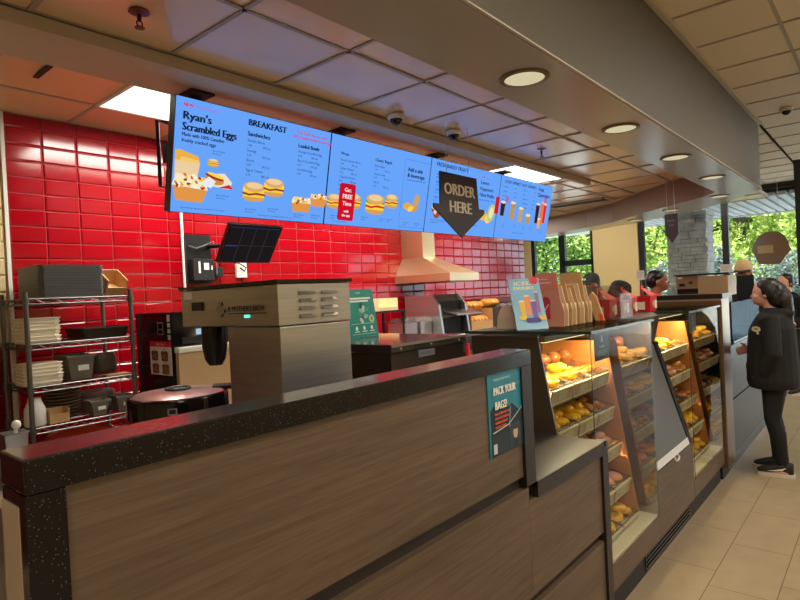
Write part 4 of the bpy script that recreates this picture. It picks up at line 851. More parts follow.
ob = Vector((2.204, 3.5, 1.903)); uy = Vector((0, -.18, .243)).normalized(); nn = Vector((1, 0, 0)).cross(uy)
MB().use(BLACKG).prism([ob, ob+Vector((.436, 0, 0)), ob+Vector((.436, 0, 0))+uy*.302, ob+uy*.302], -nn*.03).build('screen', None, t)
cv = Canvas(ob, (1, 0, 0), uy, True); cv.rect(.012, .012, .412, .278, (22, 20, 22))
for i in range(4):
    for j in range(2): cv.rect(.016+i*.102, .014+j*.132, .1, .128, (28, 24, 26)); 
cv.rect(.016, .279, .40, .008, (36, 44, 86)); cv.rect(.016, .134, .09, .008, (50, 50, 110))
for i in range(1, 4): cv.rect(.0135+i*.102, .014, .0022, .262, (74, 70, 76))
cv.rect(.016, .1425, .406, .002, (74, 70, 76)); cv.build('order_grid', t)
t = T('outlet_box', 'white wall outlet with plugged cables below the tilted monitor', 'outlet', (2.72, 3.98, 1.82)); bx('plate', WHITE, t, 2.672, 2.765, 3.965, 3.991, 1.822, 1.94, bevel=.003)
MB().use(BLACK).tube([(2.70, 3.96, 1.9), (2.72, 3.93, 1.87), (2.74, 3.94, 1.9), (2.69, 3.94, 1.93), (2.6, 3.96, 1.95), (2.52, 3.96, 1.96)], .006, 6).build('cable', None, t, smooth=1)
t = T('power_adapter', 'black power adapter with cables on the red wall beside the outlet', 'adapter', (2.49, 3.97, 1.84)); bx('brick', BLACKM, t, 2.46, 2.53, 3.94, 3.991, 1.83, 1.9, bevel=.004); MB().use(GREYM).tube([(2.49, 3.95, 1.9), (2.47, 3.93, 1.94), (2.5, 3.94, 1.97), (2.54, 3.96, 1.93)], .006, 6).build('cable', None, t, smooth=1)
# table with kraft box
t = T('counter_stand', 'small black stand on the back counter holding an open kraft box', 'stand', (3.98, 3.6, 1.2)); bx('shelf', BLACKM, t, 3.76, 4.19, 3.5, 3.8, 1.462, 1.48)
for x in (3.77, 4.165):
    for y in (3.51, 3.77): bx('leg', BLACKM, t, x, x+.02, y, y+.02, 1.2, 1.461)
def open_box(name, label, cat, x0, x1, y0, y1, z0, z1, front, m=KRAFT):
    t = T(name, label, cat, ((x0+x1)/2, (y0+y1)/2, z0)); e = .006
    mb = MB().use(m); mb.box(x0, x1, y0, y1, z0, z0+e); mb.box(x0, x0+e, y0, y1, z0+e, z1); mb.box(x1-e, x1, y0, y1, z0+e, z1); mb.box(x0+e, x1-e, y1-e, y1, z0+e, z1); mb.box(x0+e, x1-e, y0, y0+e, z0+e, z0+front)
    mb.build('carton', None, t); return t
open_box('kraft_box', 'open pale kraft box on the small black stand by the wall', 'box', 3.82, 4.1, 3.52, 3.75, 1.481, 1.595, .03, P('pale kraft', (226, 196, 150), .8))
for x, l in ((4.17, 'left clear lidded steel pan on the back counter by the toaster'), (4.40, 'right clear lidded steel pan touching the toaster side')):
    t = T('steel_pan', l, 'pan', (x+.09, 3.6, 1.2)); bx('pan_body', STEEL, t, x, x+.18, 3.5, 3.72, 1.2, 1.345); MB().use(GLASS('clear lid', (226, 230, 226), .2)).rings([[(x-.005, 3.495, 1.346), (x+.185, 3.495, 1.346), (x+.185, 3.725, 1.346), (x-.005, 3.725, 1.346)], [(x+.02, 3.52, 1.39), (x+.16, 3.52, 1.39), (x+.16, 3.70, 1.39), (x+.02, 3.70, 1.39)]]).build('lid', None, t)
t = T('conveyor_toaster', 'steel conveyor toaster with a chute under the range hood', 'toaster', (4.85, 3.6, 1.2))
for x in (4.60, 5.06): MB().use(STEEL).prism([(x, 3.38, 1.2), (x, 3.42, 1.5), (x, 3.5, 1.6), (x, 3.85, 1.6), (x, 3.85, 1.2)], (.03, 0, 0)).build('side_plate', None, t)
MB().use(STEELD).prism([(4.631, 3.5, 1.2), (4.631, 3.5, 1.52), (4.631, 3.53, 1.598), (4.631, 3.84, 1.598), (4.631, 3.84, 1.2)], (.428, 0, 0)).build('body', None, t)
bx('upper_slot', BLACKM, t, 4.66, 5.03, 3.47, 3.499, 1.45, 1.53); bx('lower_slot', BLACKM, t, 4.66, 5.03, 3.45, 3.499, 1.205, 1.36)
MB().use(STEEL).prism([(4.75, 3.3, 1.385), (4.75, 3.48, 1.43), (4.75, 3.48, 1.445), (4.75, 3.3, 1.40)], (.45, 0, 0)).build('chute', None, t)
t = open_box('bun_box', 'cardboard box of buns right of the toaster on the back counter', 'box', 5.22, 5.66, 3.45, 3.78, 1.201, 1.42, .09)
random.seed(5); BUN = P('golden bun', (216, 150, 66), .4, noise=.15, nscale=14); bm = None
bmesh_ = MB().use(BUN).ell((0, 0, .05), (.11, .05, .05), 14, 8).mesh('bun', smooth=2)
for i in range(5):
    for lv, z, yy in (('top', 1.405, 3.62), ('bottom', 1.245, 3.56)):
        o = bpy.data.objects.new('bread_bun', bmesh_); COL.objects.link(o); o.location = (5.29+i*.075, yy, z); o.rotation_euler = (0, 0, 1.2+random.uniform(-.15, .15))
        tag(o, f'golden bread bun in the {lv} row of the cardboard box by the toaster', 'bun', f'buns in the {lv} row')
for i in range(3):
    o = bpy.data.objects.new('bread_bun', bmesh_); COL.objects.link(o); o.location = (5.73+i*.08, 3.58, 1.425); o.rotation_euler = (0, 0, 1.2); tag(o, 'golden bread bun on the dark crate at the right of the box', 'bun', 'buns on the dark crate')
t = T('dark_crate', 'dark crate with buns on it right of the cardboard bun box', 'crate', (5.83, 3.6, 1.2)); bx('body', P('dark brown crate', (66, 46, 38), .6), t, 5.68, 5.98, 3.46, 3.76, 1.2, 1.424)
tag(bx('wall_shelf', P('brown shelf', (92, 50, 42), .5), None, 6.05, 7.0, 3.6, 3.99, 1.47, 1.52), 'brown shelf on the red wall behind the blue menu card', 'shelf')
t = T('tall_canister', 'tall copper canister on the back counter behind the blue menu card', 'canister', (6.5, 3.5, 1.2)); MB().use(P('copper steel', (180, 130, 100), .3, .8)).lathe([(.08, 0), (.08, .22), (.07, .24)], (6.5, 3.5, 1.2), 18).build('canister_body', None, t, smooth=.7); bx('lid', BLACK, t, 6.44, 6.56, 3.44, 3.56, 1.441, 1.46)

# ------------------------------------------------------------------ wire rack and its load
t = T('wire_rack', 'chrome wire shelving rack against the red wall at the left', 'rack', (1.32, 3.7, 0))
RX0, RX1, RY0, RY1 = 1.045, 1.60, 3.5, 3.9; ZS = [1.70, 1.455, 1.225, 1.005, .42]
for x in (RX0, RX1):
    for y in (RY0, RY1): MB().use(CHROME).tube([(x, y, 0), (x, y, 1.735)], .0125, 10).build('post', None, t, smooth=1)
for z in ZS:
    mb = MB().use(CHROME)
    for zz in (z-.004, z-.032):
        mb.tube([(RX0, RY0, zz), (RX1, RY0, zz)], .004, 6); mb.tube([(RX0, RY1, zz), (RX1, RY1, zz)], .004, 6); mb.tube([(RX0, RY0, zz), (RX0, RY1, zz)], .004, 6); mb.tube([(RX1, RY0, zz), (RX1, RY1, zz)], .004, 6)
    for yy in (RY0, RY1): mb.tube([(RX0+(RX1-RX0)*i/12, yy, z-(.006 if i % 2 else .03)) for i in range(13)], .0028, 5)
    for xx in (RX0, RX1): mb.tube([(xx, RY0+(RY1-RY0)*i/8, z-(.006 if i % 2 else .03)) for i in range(9)], .0028, 5)
    for i in range(1, 22): mb.tube([(RX0+(RX1-RX0)*i/22, RY0, z-.002), (RX0+(RX1-RX0)*i/22, RY1, z-.002)], .002, 5)
    for x in (RX0, RX1):
        for y in (RY0, RY1): mb.lathe([(.017, -.036), (.018, .0), (.001, .001)], (x, y, z), 10)
    mb.build('shelf', None, t)
tray = MB().use(P('dark tray', (128, 132, 134), .4)).rings([[(a*(.168+d), b*(.19+d), z) for a, b in ((-1, -.86), (-.88, -1), (.88, -1), (1, -.86), (1, .86), (.88, 1), (-.88, 1), (-1, .86))] for d, z in ((-.004, 0), (0, .003), (.004, .0135), (.006, .0145), (.0, .0147))]).mesh('serving_tray')
for i in range(12):
    o = bpy.data.objects.new('serving_tray', tray); COL.objects.link(o); o.location = (1.292+random.uniform(-.003, .003), 3.70, 1.7005+i*.0152); tag(o, 'dark grey serving tray in the stack on top of the wire rack', 'tray', 'stack of dark trays on the rack')
t = open_box('kraft_box', 'open kraft box tilted on the top right of the wire rack', 'box', 1.50, 1.62, 3.56, 3.72, 1.701, 1.80, .05)
t.location = (1.555, 3.64, 1.709); t.rotation_euler = (math.radians(28), 0, 0)
t.location.z = 1.742; t.location.y = 3.66
# a stack member: shallow container with cut corners
contm = MB().use(CREAM).rings([[(a*(.098+d), b*(.098+d), z) for a, b in ((-1, -.66), (-.66, -1), (.66, -1), (1, -.66), (1, .66), (.66, 1), (-.66, 1), (-1, .66))] for d, z in ((-.004, 0), (-.002, .011), (.002, .0125), (.0025, .0185), (-.002, .0195))]).mesh('food_container')
for z0, n, sh in ((1.4555, 7, 'second'), (1.2255, 6, 'third')):
    for i in range(n):
        o = bpy.data.objects.new('food_container', contm); COL.objects.link(o); o.location = (1.128+random.uniform(-.003, .003), 3.62+random.uniform(-.004, .004), z0+i*.0198); tag(o, f'cream plastic container in the stack at the left of the {sh} rack shelf', 'container', f'cream containers on the {sh} rack shelf')
t = T('baking_pan', 'dark metal baking pan on the second shelf of the wire rack', 'pan', (1.47, 3.68, 1.456)); MB().use(P('dark pan metal', (74, 66, 58), .35, .6)).rings([[(1.47+a*(.13+d), 3.68+b*(.15+d), z) for a, b in ((-1, -.9), (-.9, -1), (.9, -1), (1, -.9), (1, .9), (.9, 1), (-.9, 1), (-1, .9))] for d, z in ((-.012, 1.456), (.0, 1.508), (.012, 1.512), (.012, 1.518), (-.005, 1.519), (-.014, 1.465))]).build('pan_body', None, t)
def bin_(name, label, x, y, z, w, d, h, m, lab=True, cat='bin'):
    t = T(name, label, cat, (x, y, z)); MB().use(m).rings([[(x+a*(w/2+e), y+b*(d/2+e), z+zz) for a, b in ((-1, -1), (1, -1), (1, 1), (-1, 1))] for e, zz in ((-.015, 0), (0, h-.012), (.008, h-.012), (.008, h), (-.004, h), (-.018, .006))]).build('tub', None, t)
    if lab: MB().use(WHITE).box(x-w*.16, x+w*.26, y-d/2-.0045, y-d/2-.0015, z+h*.38, z+h*.6, Matrix.Translation((0, 0, 0))).build('label_sticker', None, t)
    return t
bin_('plastic_bin', 'grey plastic bin with white label on the third rack shelf', 1.33, 3.66, 1.2255, .14, .2, .14, P('olive grey plastic', (112, 106, 92), .5))
t = T('smoky_dome', 'smoky clear plate cover standing on the third rack shelf', 'cover', (1.52, 3.72, 1.2255)); MB().use(P('smoky plastic', (84, 70, 58), .3)).rings([[(1.52+a*r, 3.72+b*.5*r, z) for a, b in [(math.cos(k*PI/8), math.sin(k*PI/8)) for k in range(16)]] for r, z in ((.062, 1.232), (.075, 1.25), (.072, 1.33), (.06, 1.355), (.05, 1.357))]).build('dome', None, t, smooth=.7)
tag(bx('kraft_sheet', KRAFT, None, 1.46, 1.60, 3.53, 3.64, 1.2262, 1.2305), 'flat kraft sheet lying on the third rack shelf', 'sheet')
t = T('white_jug', 'white plastic jug at the left of the fourth rack shelf', 'jug', (1.085, 3.58, 1.006)); MB().use(WHITE).lathe([(.05, 0), (.055, .01), (.052, .09), (.035, .13), (.03, .15), (.034, .152), (.001, .153)], (1.085, 3.58, 1.006), 18).build('jug_body', None, t, smooth=.7)
open_box('kraft_box', 'small open kraft box on the fourth rack shelf', 'box', 1.14, 1.24, 3.53, 3.62, 1.0062, 1.085, .05)
bowl_ = MB().use(P('grey beige bowl', (150, 134, 110), .55)).lathe([(.05, 0), (.092, .012), (.1, .0165), (.1, .0185), (.09, .017), (.001, .006)], n=24).mesh('stacked_bowl', smooth=.6)
for i in range(9):
    o = bpy.data.objects.new('stacked_bowl', bowl_); COL.objects.link(o); o.location = (1.275, 3.73, 1.006+i*.0188); tag(o, 'grey beige bowl in the stack on the fourth rack shelf', 'bowl', 'stack of bowls on the rack')
for x, y, h, l in ((1.405, 3.57, .09, 'left small grey tub with white label on the fourth rack shelf'), (1.55, 3.57, .095, 'right small grey tub with white label on the fourth rack shelf')): bin_('plastic_tub', l, x, y, 1.0062, .1, .1, h, P('grey tub plastic', (118, 108, 96), .5), cat='tub')
t = T('round_tub', 'larger lidded grey tub behind the small tubs on the fourth rack shelf', 'tub', (1.48, 3.76, 1.006)); MB().use(P('grey tub plastic', (118, 108, 96), .5)).lathe([(.09, 0), (.1, .1), (.105, .102), (.1, .118), (.001, .122)], (1.48, 3.76, 1.006), 24).build('tub', None, t, smooth=.6)
t = T('orange_tray', 'orange round tray under the fourth shelf of the wire rack', 'tray', (1.36, 3.7, .885)); MB().use(P('orange plastic', (226, 84, 34), .4)).lathe([(.15, 0), (.17, .004), (.175, .018), (.168, .018), (.16, .008), (.001, .006)], (1.36, 3.72, .885), 30).build('dish', None, t, smooth=.6)
MB().use(CHROME).tube([(1.19, 3.72, .884), (1.04, 3.72, .884)], .004, 6).tube([(1.53, 3.72, .884), (1.595, 3.72, .884)], .004, 6).tube([(1.04, 3.72, .883), (1.595, 3.72, .883)], .004, 6).build('support_wire', None, t)
t = T('utensil_pot', 'steel utensil pot with a white spatula at the left picture edge', 'pot', (.82, 3.0, .9)); MB().use(STEEL).rings([[(.82+a*(.045+e), 3.0+b*(.045+e), z) for a, b in ((-1, -1), (1, -1), (1, 1), (-1, 1))] for e, z in ((-.01, .9), (.0, 1.09), (.006, 1.095), (-.004, 1.096), (-.016, .91))]).build('pot_body', None, t)
MB().use(WHITE).tube([(.82, 3.0, .93), (.83, 3.0, 1.12)], .008, 8).ell((.832, 3.0, 1.125), (.02, .016, .022), 10, 7).build('spatula', None, t, smooth=1)
t = T('low_cabinet', 'dark low cabinet at the left picture edge below the utensil pot', 'cabinet', (.6, 3.1, 0)); bx('cabinet_body', BLACKM, t, .1, .95, 2.8, 3.4, 0, .86); bx('cabinet_top', STEELD, t, .08, .97, 2.78, 3.42, .861, .9)

# ------------------------------------------------------------------ on top of the cases
GT = 1.4105
t = T('menu_card', 'blue menu card with colourful drinks standing on the glass case top', 'card', (2.66, 1.38, GT))
o = Vector((2.60, 1.445, GT+.001)); ux = Vector((.72, -.69, 0)).normalized(); uy = Vector((.10, .10, .27)).normalized(); nn = ux.cross(uy)
W_, H_ = .165, .295
MB().use(P('pale blue card', (120, 176, 206), .35)).prism([o, o+ux*W_, o+ux*W_+uy*H_, o+uy*H_], -nn*.006).build('sheet', None, t)
cv = Canvas(o, ux, uy); cv.text('ICED', .075, .255, .03, (236, 226, 190), 'c', bold=.001, fit=.1); cv.text('DRINKS', .075, .228, .026, (236, 226, 190), 'c', bold=.001, fit=.11); cv.ell(.135, .28, .024, .024, (220, 60, 60))
for x, y, w, h, c in ((.05, .07, .03, .09, (236, 190, 60)), (.08, .08, .03, .11, (236, 150, 80)), (.11, .06, .03, .1, (130, 90, 170)), (.135, .09, .02, .12, (150, 120, 160))): cup(cv, x, y, w, h, c)
cv.ell(.045, .065, .022, .014, (240, 200, 40)); cv.rect(.055, .035, .08, .028, (70, 70, 150), .012); cv.ell(.145, .06, .018, .014, (226, 190, 50)); cv.build('printing', t)
MB().use(WHITE).prism([o+ux*.03-nn*.008, o+ux*.13-nn*.008, o+ux*.13-nn*.008+Vector((.1, .1, 0)), o+ux*.03-nn*.008+Vector((.1, .1, 0))], (0, 0, .004)).build('stand_foot', None, t)
t = T('paper_bag', 'pale paper bag leaning behind the blue menu card', 'bag', (2.72, 1.56, GT)); MB().use(P('pale paper', (216, 196, 170), .8)).rings([[(2.72+a*.03*s, 1.56+b*.055*s, GT+.001+z) for a, b in ((-1, -1), (1, -1), (1, 1), (-1, 1))] for s, z in ((1, 0), (.95, .06), (.7, .1), (.45, .125))]).build('bag_body', None, t)
def carrier(i):
    x = 2.83+i*.052; col = [P('pinkish kraft', (196, 132, 112), .7), P('pale kraft board', (214, 186, 146), .75), KRAFT][0 if i < 1 else (1 if i % 2 else 2)]
    tall = .285 if i in (0, 6) else .2+.012*(i % 3)
    labs = ['pink topped kraft carrier with a red figure, first of the row on the glass case', 'pale kraft carrier directly behind the red printed carrier on the glass case', 'third kraft carrier from the left in the row on the glass case', 'fourth kraft carrier from the left in the row on the glass case', 'fifth kraft carrier from the left in the row on the glass case', 'sixth kraft carrier from the left in the row on the glass case', 'tall kraft carrier second from last in the row on the glass case', 'last kraft carrier of the row on the glass case']
    t = T('kraft_carrier', labs[i], 'carrier', (x, 1.38, GT), 'kraft carriers on the glass case')
    y0 = 1.30
    MB().use(col).prism([(x, y0+a, GT+.001+b) for a, b in ((0, 0), (.17, 0), (.175, .09), (.16, .16), (.15, tall), (.03, tall), (.015, .14), (-.004, .08))], (.008, 0, 0)).build('side_board', None, t)
    MB().use(P('pale kraft board', (214, 186, 146), .75)).box(x+.0085, x+.035, y0+.01, y0+.16, GT+.001, GT+.12).build('folded_body', None, t)
    if i == 0:
        cv = Canvas((x, y0+.17, GT), (0, -1, 0), (0, 0, 1)); cv.ell(.075, .13, .026, .03, (186, 40, 60)); cv.poly([(.06, .04), (.10, .04), (.095, .12), (.07, .12)], (186, 40, 60)); cv.line(.055, .07, .09, .12, .008, (226, 170, 160)); cv.rect(.02, .20, .11, .075, (206, 124, 112)); cv.rect(.03, .23, .08, .006, (230, 190, 180)); cv.rect(.03, .25, .06, .006, (230, 190, 180)); cv.build('red_print', t)
for i in range(8): carrier(i)
t = T('folded_card', 'small kraft card with a red corner at the right of the carriers', 'card', (3.30, 1.33, GT)); MB().use(KRAFT).prism([(3.30, 1.27, GT+.001), (3.30, 1.32, GT+.001), (3.30, 1.36, GT+.14), (3.30, 1.335, GT+.17), (3.30, 1.31, GT+.14)], (.02, 0, 0)).build('card_body', None, t); MB().use(P('orange red', (226, 70, 30), .5)).prism([(3.298, 1.268, GT+.001), (3.298, 1.29, GT+.001), (3.298, 1.3, GT+.04), (3.298, 1.278, GT+.04)], (.0015, 0, 0)).build('red_corner', None, t)
t = T('dark_carton', 'dark brown carton between the kraft carriers and red boxes', 'box', (3.37, 1.46, GT)); bx('carton', P('dark brown board', (52, 36, 32), .5), t, 3.34, 3.425, 1.38, 1.54, GT+.001, GT+.185)
cv = Canvas((3.34, 1.54, GT), (0, -1, 0), (0, 0, 1)); cv.poly([(.05, .12), (.08, .13), (.1, .12), (.09, .1), (.06, .1)], (150, 130, 120)); cv.rect(.03, .05, .1, .004, (110, 80, 70)); cv.build('pale_print', t)
t = T('acrylic_case', 'clear acrylic box around the first red donut box', 'case', (3.545, 1.38, GT)); mb = MB().use(GLASS('acrylic', (240, 244, 244), .05))
for a in ((3.44, 3.444, 1.22, 1.54), (3.64, 3.644, 1.22, 1.54), (3.444, 3.64, 1.22, 1.224), (3.444, 3.64, 1.536, 1.54)): mb.box(*a, GT+.001, GT+.20)
mb.box(3.44, 3.644, 1.22, 1.54, GT+.2005, GT+.204); mb.build('panes', None, t)
def redbox(x, y, w, h, lab, open_=True):
    t = T('red_box', lab, 'box', (x, y, GT), 'red donut boxes on the cases'); z = GT+.001; d = .062
    MB().use(RED).rings([[(x+a*w*s, y+b*d*s, z+zz) for a, b in ((-1, -1), (1, -1), (1, 1), (-1, 1))] for s, zz in ((.88, 0), (1, h))]).build('carton', None, t)
    if open_:
        MB().use(P('orange red board', (232, 58, 36), .45)).prism([(x-w, y-d, z+h+.001), (x+w, y-d, z+h+.001), (x+w*.6, y+.01, z+h+.055), (x-w*.6, y+.01, z+h+.055)], (0, .004, 0)).build('lid_flap', None, t)
        MB().use(RED).prism([(x-w*.5, y+.016, z+h+.001), (x+w*.5, y+.016, z+h+.001), (x+w*.4, y+.016, z+h+.075), (x-w*.4, y+.016, z+h+.075)], (0, .004, 0)).build('handle', None, t)
    cv = Canvas((x-w*.9, y-d*.93, z), (1, 0, 0), (0, -.0, 1)); cv.o.y -= .008; cv.rect(w*.9, .02, w*.7, .06, (226, 216, 196)); cv.ell(w*.5, .055, w*.3, .02, (214, 170, 90)); cv.build('printed_label', t)
    cv = Canvas((x-w*.96, y+d*.9, z), (0, -1, 0), (0, 0, 1)); cv.o.x -= .006; cv.rect(.03, .015, .05, .055, (226, 216, 196)); cv.ell(.02, .05, .014, .02, (214, 170, 90)); cv.build('printed_label', t)
redbox(3.54, 1.36, .06, .115, 'red gable box inside the clear acrylic box'); redbox(3.76, 1.36, .06, .1, 'red box with closed lid just right of the acrylic box', False); redbox(3.92, 1.36, .06, .112, 'red gable box with raised orange flap in the middle of the row'); redbox(4.33, 1.36, .075, .112, 'last red box of the row on the farther pastry case', True)

# ------------------------------------------------------------------ far end of the counter
t = T('steel_cabinet', 'tall stainless cabinet standing at the end of the farther pastry case', 'cabinet', (5.28, 1.33, 0))
CUP_ = P('coppery steel', (150, 124, 98), .28, .85, noise=.12, nscale=2)
bx('cabinet_body', CUP_, t, 5.15, 5.42, 1.03, 1.66, .1, 1.46, bevel=.003); bx('top_panel', P('dark bronze steel', (66, 58, 52), .28, .7), t, 5.14, 5.43, 1.02, 1.67, 1.461, 1.50); bx('base', KICK, t, 5.17, 5.40, 1.08, 1.64, 0, .099); bx('edge_strip', STEEL, t, 5.139, 5.149, 1.03, 1.66, 1.445, 1.4605)
t = T('far_counter', 'dark grey order counter at the far end beside the woman', 'counter', (7.0, 1.4, 0))
FCM = P('dark grey laminate', (74, 70, 66), .4)
bx('worktop', P('dark worktop', (58, 52, 48), .3), t, 5.43, 7.55, 1.06, 1.66, 1.005, 1.04); bx('upper_front', FCM, t, 5.44, 7.53, 1.08, 1.11, .57, 1.004); bx('lower_front', FCM, t, 5.44, 7.53, 1.08, 1.11, .11, .555); bx('carcass', KICK, t, 5.44, 7.53, 1.111, 1.64, .0, 1.003); bx('toe_kick', P('blue grey kick strip', (40, 52, 70), .25), t, 5.44, 7.53, 1.085, 1.1, 0, .1)
t = T('pay_terminal', 'black order terminal standing at the near end of the far counter', 'terminal', (5.62, 1.15, 1.04)); bx('housing', BLACK, t, 5.56, 5.68, 1.10, 1.21, 1.041, 1.40, bevel=.005); bx('screen', BLACKG, t, 5.552, 5.5595, 1.11, 1.2, 1.2, 1.38)
t = T('glass_guard', 'blue tinted glass guard on the far counter before the woman', 'guard', (6.5, 1.1, 1.04)); bx('pane', GLASS('blue guard glass', (104, 124, 146), .12, (190, 210, 230)), t, 5.8, 7.2, 1.085, 1.093, 1.055, 1.40); bx('foot_rail', STEEL, t, 5.8, 7.2, 1.075, 1.103, 1.041, 1.0545)
t = T('espresso_machine', 'brown backed espresso machine on the far counter by the window', 'coffee machine', (6.0, 1.38, 1.04)); EB = P('tan machine back', (152, 120, 86), .4, .3)
bx('lower_body', BLACK, t, 5.82, 6.15, 1.14, 1.53, 1.041, 1.5); bx('back_panel', EB, t, 5.80, 5.819, 1.345, 1.53, 1.54, 1.66); bx('side_tray', P('pale tan panel', (178, 148, 110), .4, .3), t, 5.79, 6.14, 1.10, 1.344, 1.47, 1.648); bx('upper_body', BLACK, t, 5.82, 6.15, 1.345, 1.53, 1.501, 1.66); bx('black_top', BLACK, t, 5.78, 6.16, 1.09, 1.545, 1.661, 1.674)
for a in ((1.475, 1.515, 1.635, 1.65), ): bx('label_sticker', WHITE, t, 5.797, 5.7995, *a)
for a in ((1.455, 1.505, 1.565, 1.59), (1.39, 1.42, 1.585, 1.605)): bx('vent_slot', BLACK, t, 5.797, 5.7995, *a)
def notice(x, y, z, w, h, lab, pole):
    t = T('notice_card', lab, 'notice', (x, y, z)); bx('sheet', P('notice paper', (206, 204, 194), .6), t, x, x+.008, y-w/2, y+w/2, z, z+h)
    cv = Canvas((x, y+w/2, z), (0, -1, 0), (0, 0, 1))
    for i in range(4): cv.rect(w*.15, h*(.75-.18*i), w*(.7-.08*i), h*.05, (150, 150, 146))
    cv.build('printing', t)
    if pole: MB().use(STEELD).tube([(x+.015, y, 0), (x+.015, y, z+h*.6)], .012, 8).build('pole', None, t); MB().use(STEELD).lathe([(.12, 0), (.12, .012), (.02, .02)], (x+.015, y, 0), 18).build('base', None, t)
notice(6.0, 1.15, 1.6745, .1, .075, 'small white notice on top of the espresso machine', False); notice(7.6, 2.43, 1.655, .1, .12, 'small white notice on a pole in front of the cream wall', True)
t = T('till_monitor', 'black till monitor in front of the person with the beige hat', 'monitor', (7.4, 1.24, 1.04)); bx('screen', BLACK, t, 7.4, 7.43, 1.15, 1.32, 1.36, 1.645, bevel=.004); MB().use(STEELD).tube([(7.42, 1.24, 1.05), (7.42, 1.24, 1.38)], .02, 8).build('stand', None, t); bx('foot', STEELD, t, 7.34, 7.5, 1.16, 1.32, 1.041, 1.055)

# ------------------------------------------------------------------ people
def fuse(mb, vox, smooth=3, mat=None):
    """joins overlapping closed pieces into one continuous skin"""
    me = mb.mesh('piece'); o = bpy.data.objects.new('piece', me); COL.objects.link(o)
    r = o.modifiers.new('r', 'REMESH'); r.mode = 'VOXEL'; r.voxel_size = vox
    s = o.modifiers.new('s', 'SMOOTH'); s.factor = .5; s.iterations = smooth
    bpy.context.view_layer.update(); ev = o.evaluated_get(bpy.context.evaluated_depsgraph_get())
    out = bpy.data.meshes.new_from_object(ev); bpy.data.objects.remove(o)
    out.materials.clear(); out.materials.append(mat)
    out.polygons.foreach_set('material_index', [0]*len(out.polygons)); out.polygons.foreach_set('use_smooth', [True]*len(out.polygons)); return out
SKIN = P('light skin', (226, 168, 140), .5, spec=.4); SKIND = P('brown skin', (150, 96, 66), .5, spec=.4)
HAIR = P('dark hair', (22, 16, 15), .38, bump=.3, bscale=60, stretch=(1, 1, .12)); EYE = P('dark eye', (26, 18, 14), .2)
def loft(mb, rs, n=16, M=None):
    mb.rings([[(c[0]+rx*math.cos(2*PI*j/n), c[1]+ry*math.sin(2*PI*j/n), c[2]) for j in range(n)] for c, rx, ry in rs], M=M)
def hand(mb, wrist, d, palm, side, curl=.5, k=1.):
    """wrist point, forward direction d, palm normal, side = thumb direction; five separate fingers"""
    d = Vector(d).normalized(); pn = Vector(palm).normalized(); sd = Vector(side).normalized(); w = Vector(wrist)
    M = Matrix((sd, d, pn)).transposed().to_4x4(); M.translation = w+d*.045*k
    mb.ell((0, 0, 0), (.040*k, .052*k, .016*k), 12, 8, M=M) if False else mb.rings([[tuple(M @ Vector((.040*k*math.cos(2*PI*j/12)*math.sin(PI*(i+.02)/7.04), .054*k*math.sin(2*PI*j/12)*math.sin(PI*(i+.02)/7.04), -.017*k*math.cos(PI*(i+.02)/7.04)))) for j in range(12)] for i in range(8)])
    for i, L in enumerate((.068, .076, .07, .055)):
        b = w+d*.078*k+sd*(.028-.019*i)*k; p = [b-d*.02*k, b]; dirn = d.copy()
        for s_ in range(3):
            dirn = (dirn+pn*curl*(.55+.2*s_)).normalized(); p.append(p[-1]+dirn*L*k*(.42, .32, .26)[s_])
        mb.tube(p, [.0095*k, .0095*k, .0088*k, .0082*k, .0068*k], 8)
    b = w+d*.03*k+sd*.034*k
    mb.tube([b-sd*.015*k, b, b+(sd*.7+d*.7+pn*.2)*.032*k, b+(sd*.55+d*1.15+pn*.45)*.05*k], [.012*k, .0115*k, .010*k, .0075*k], 8)
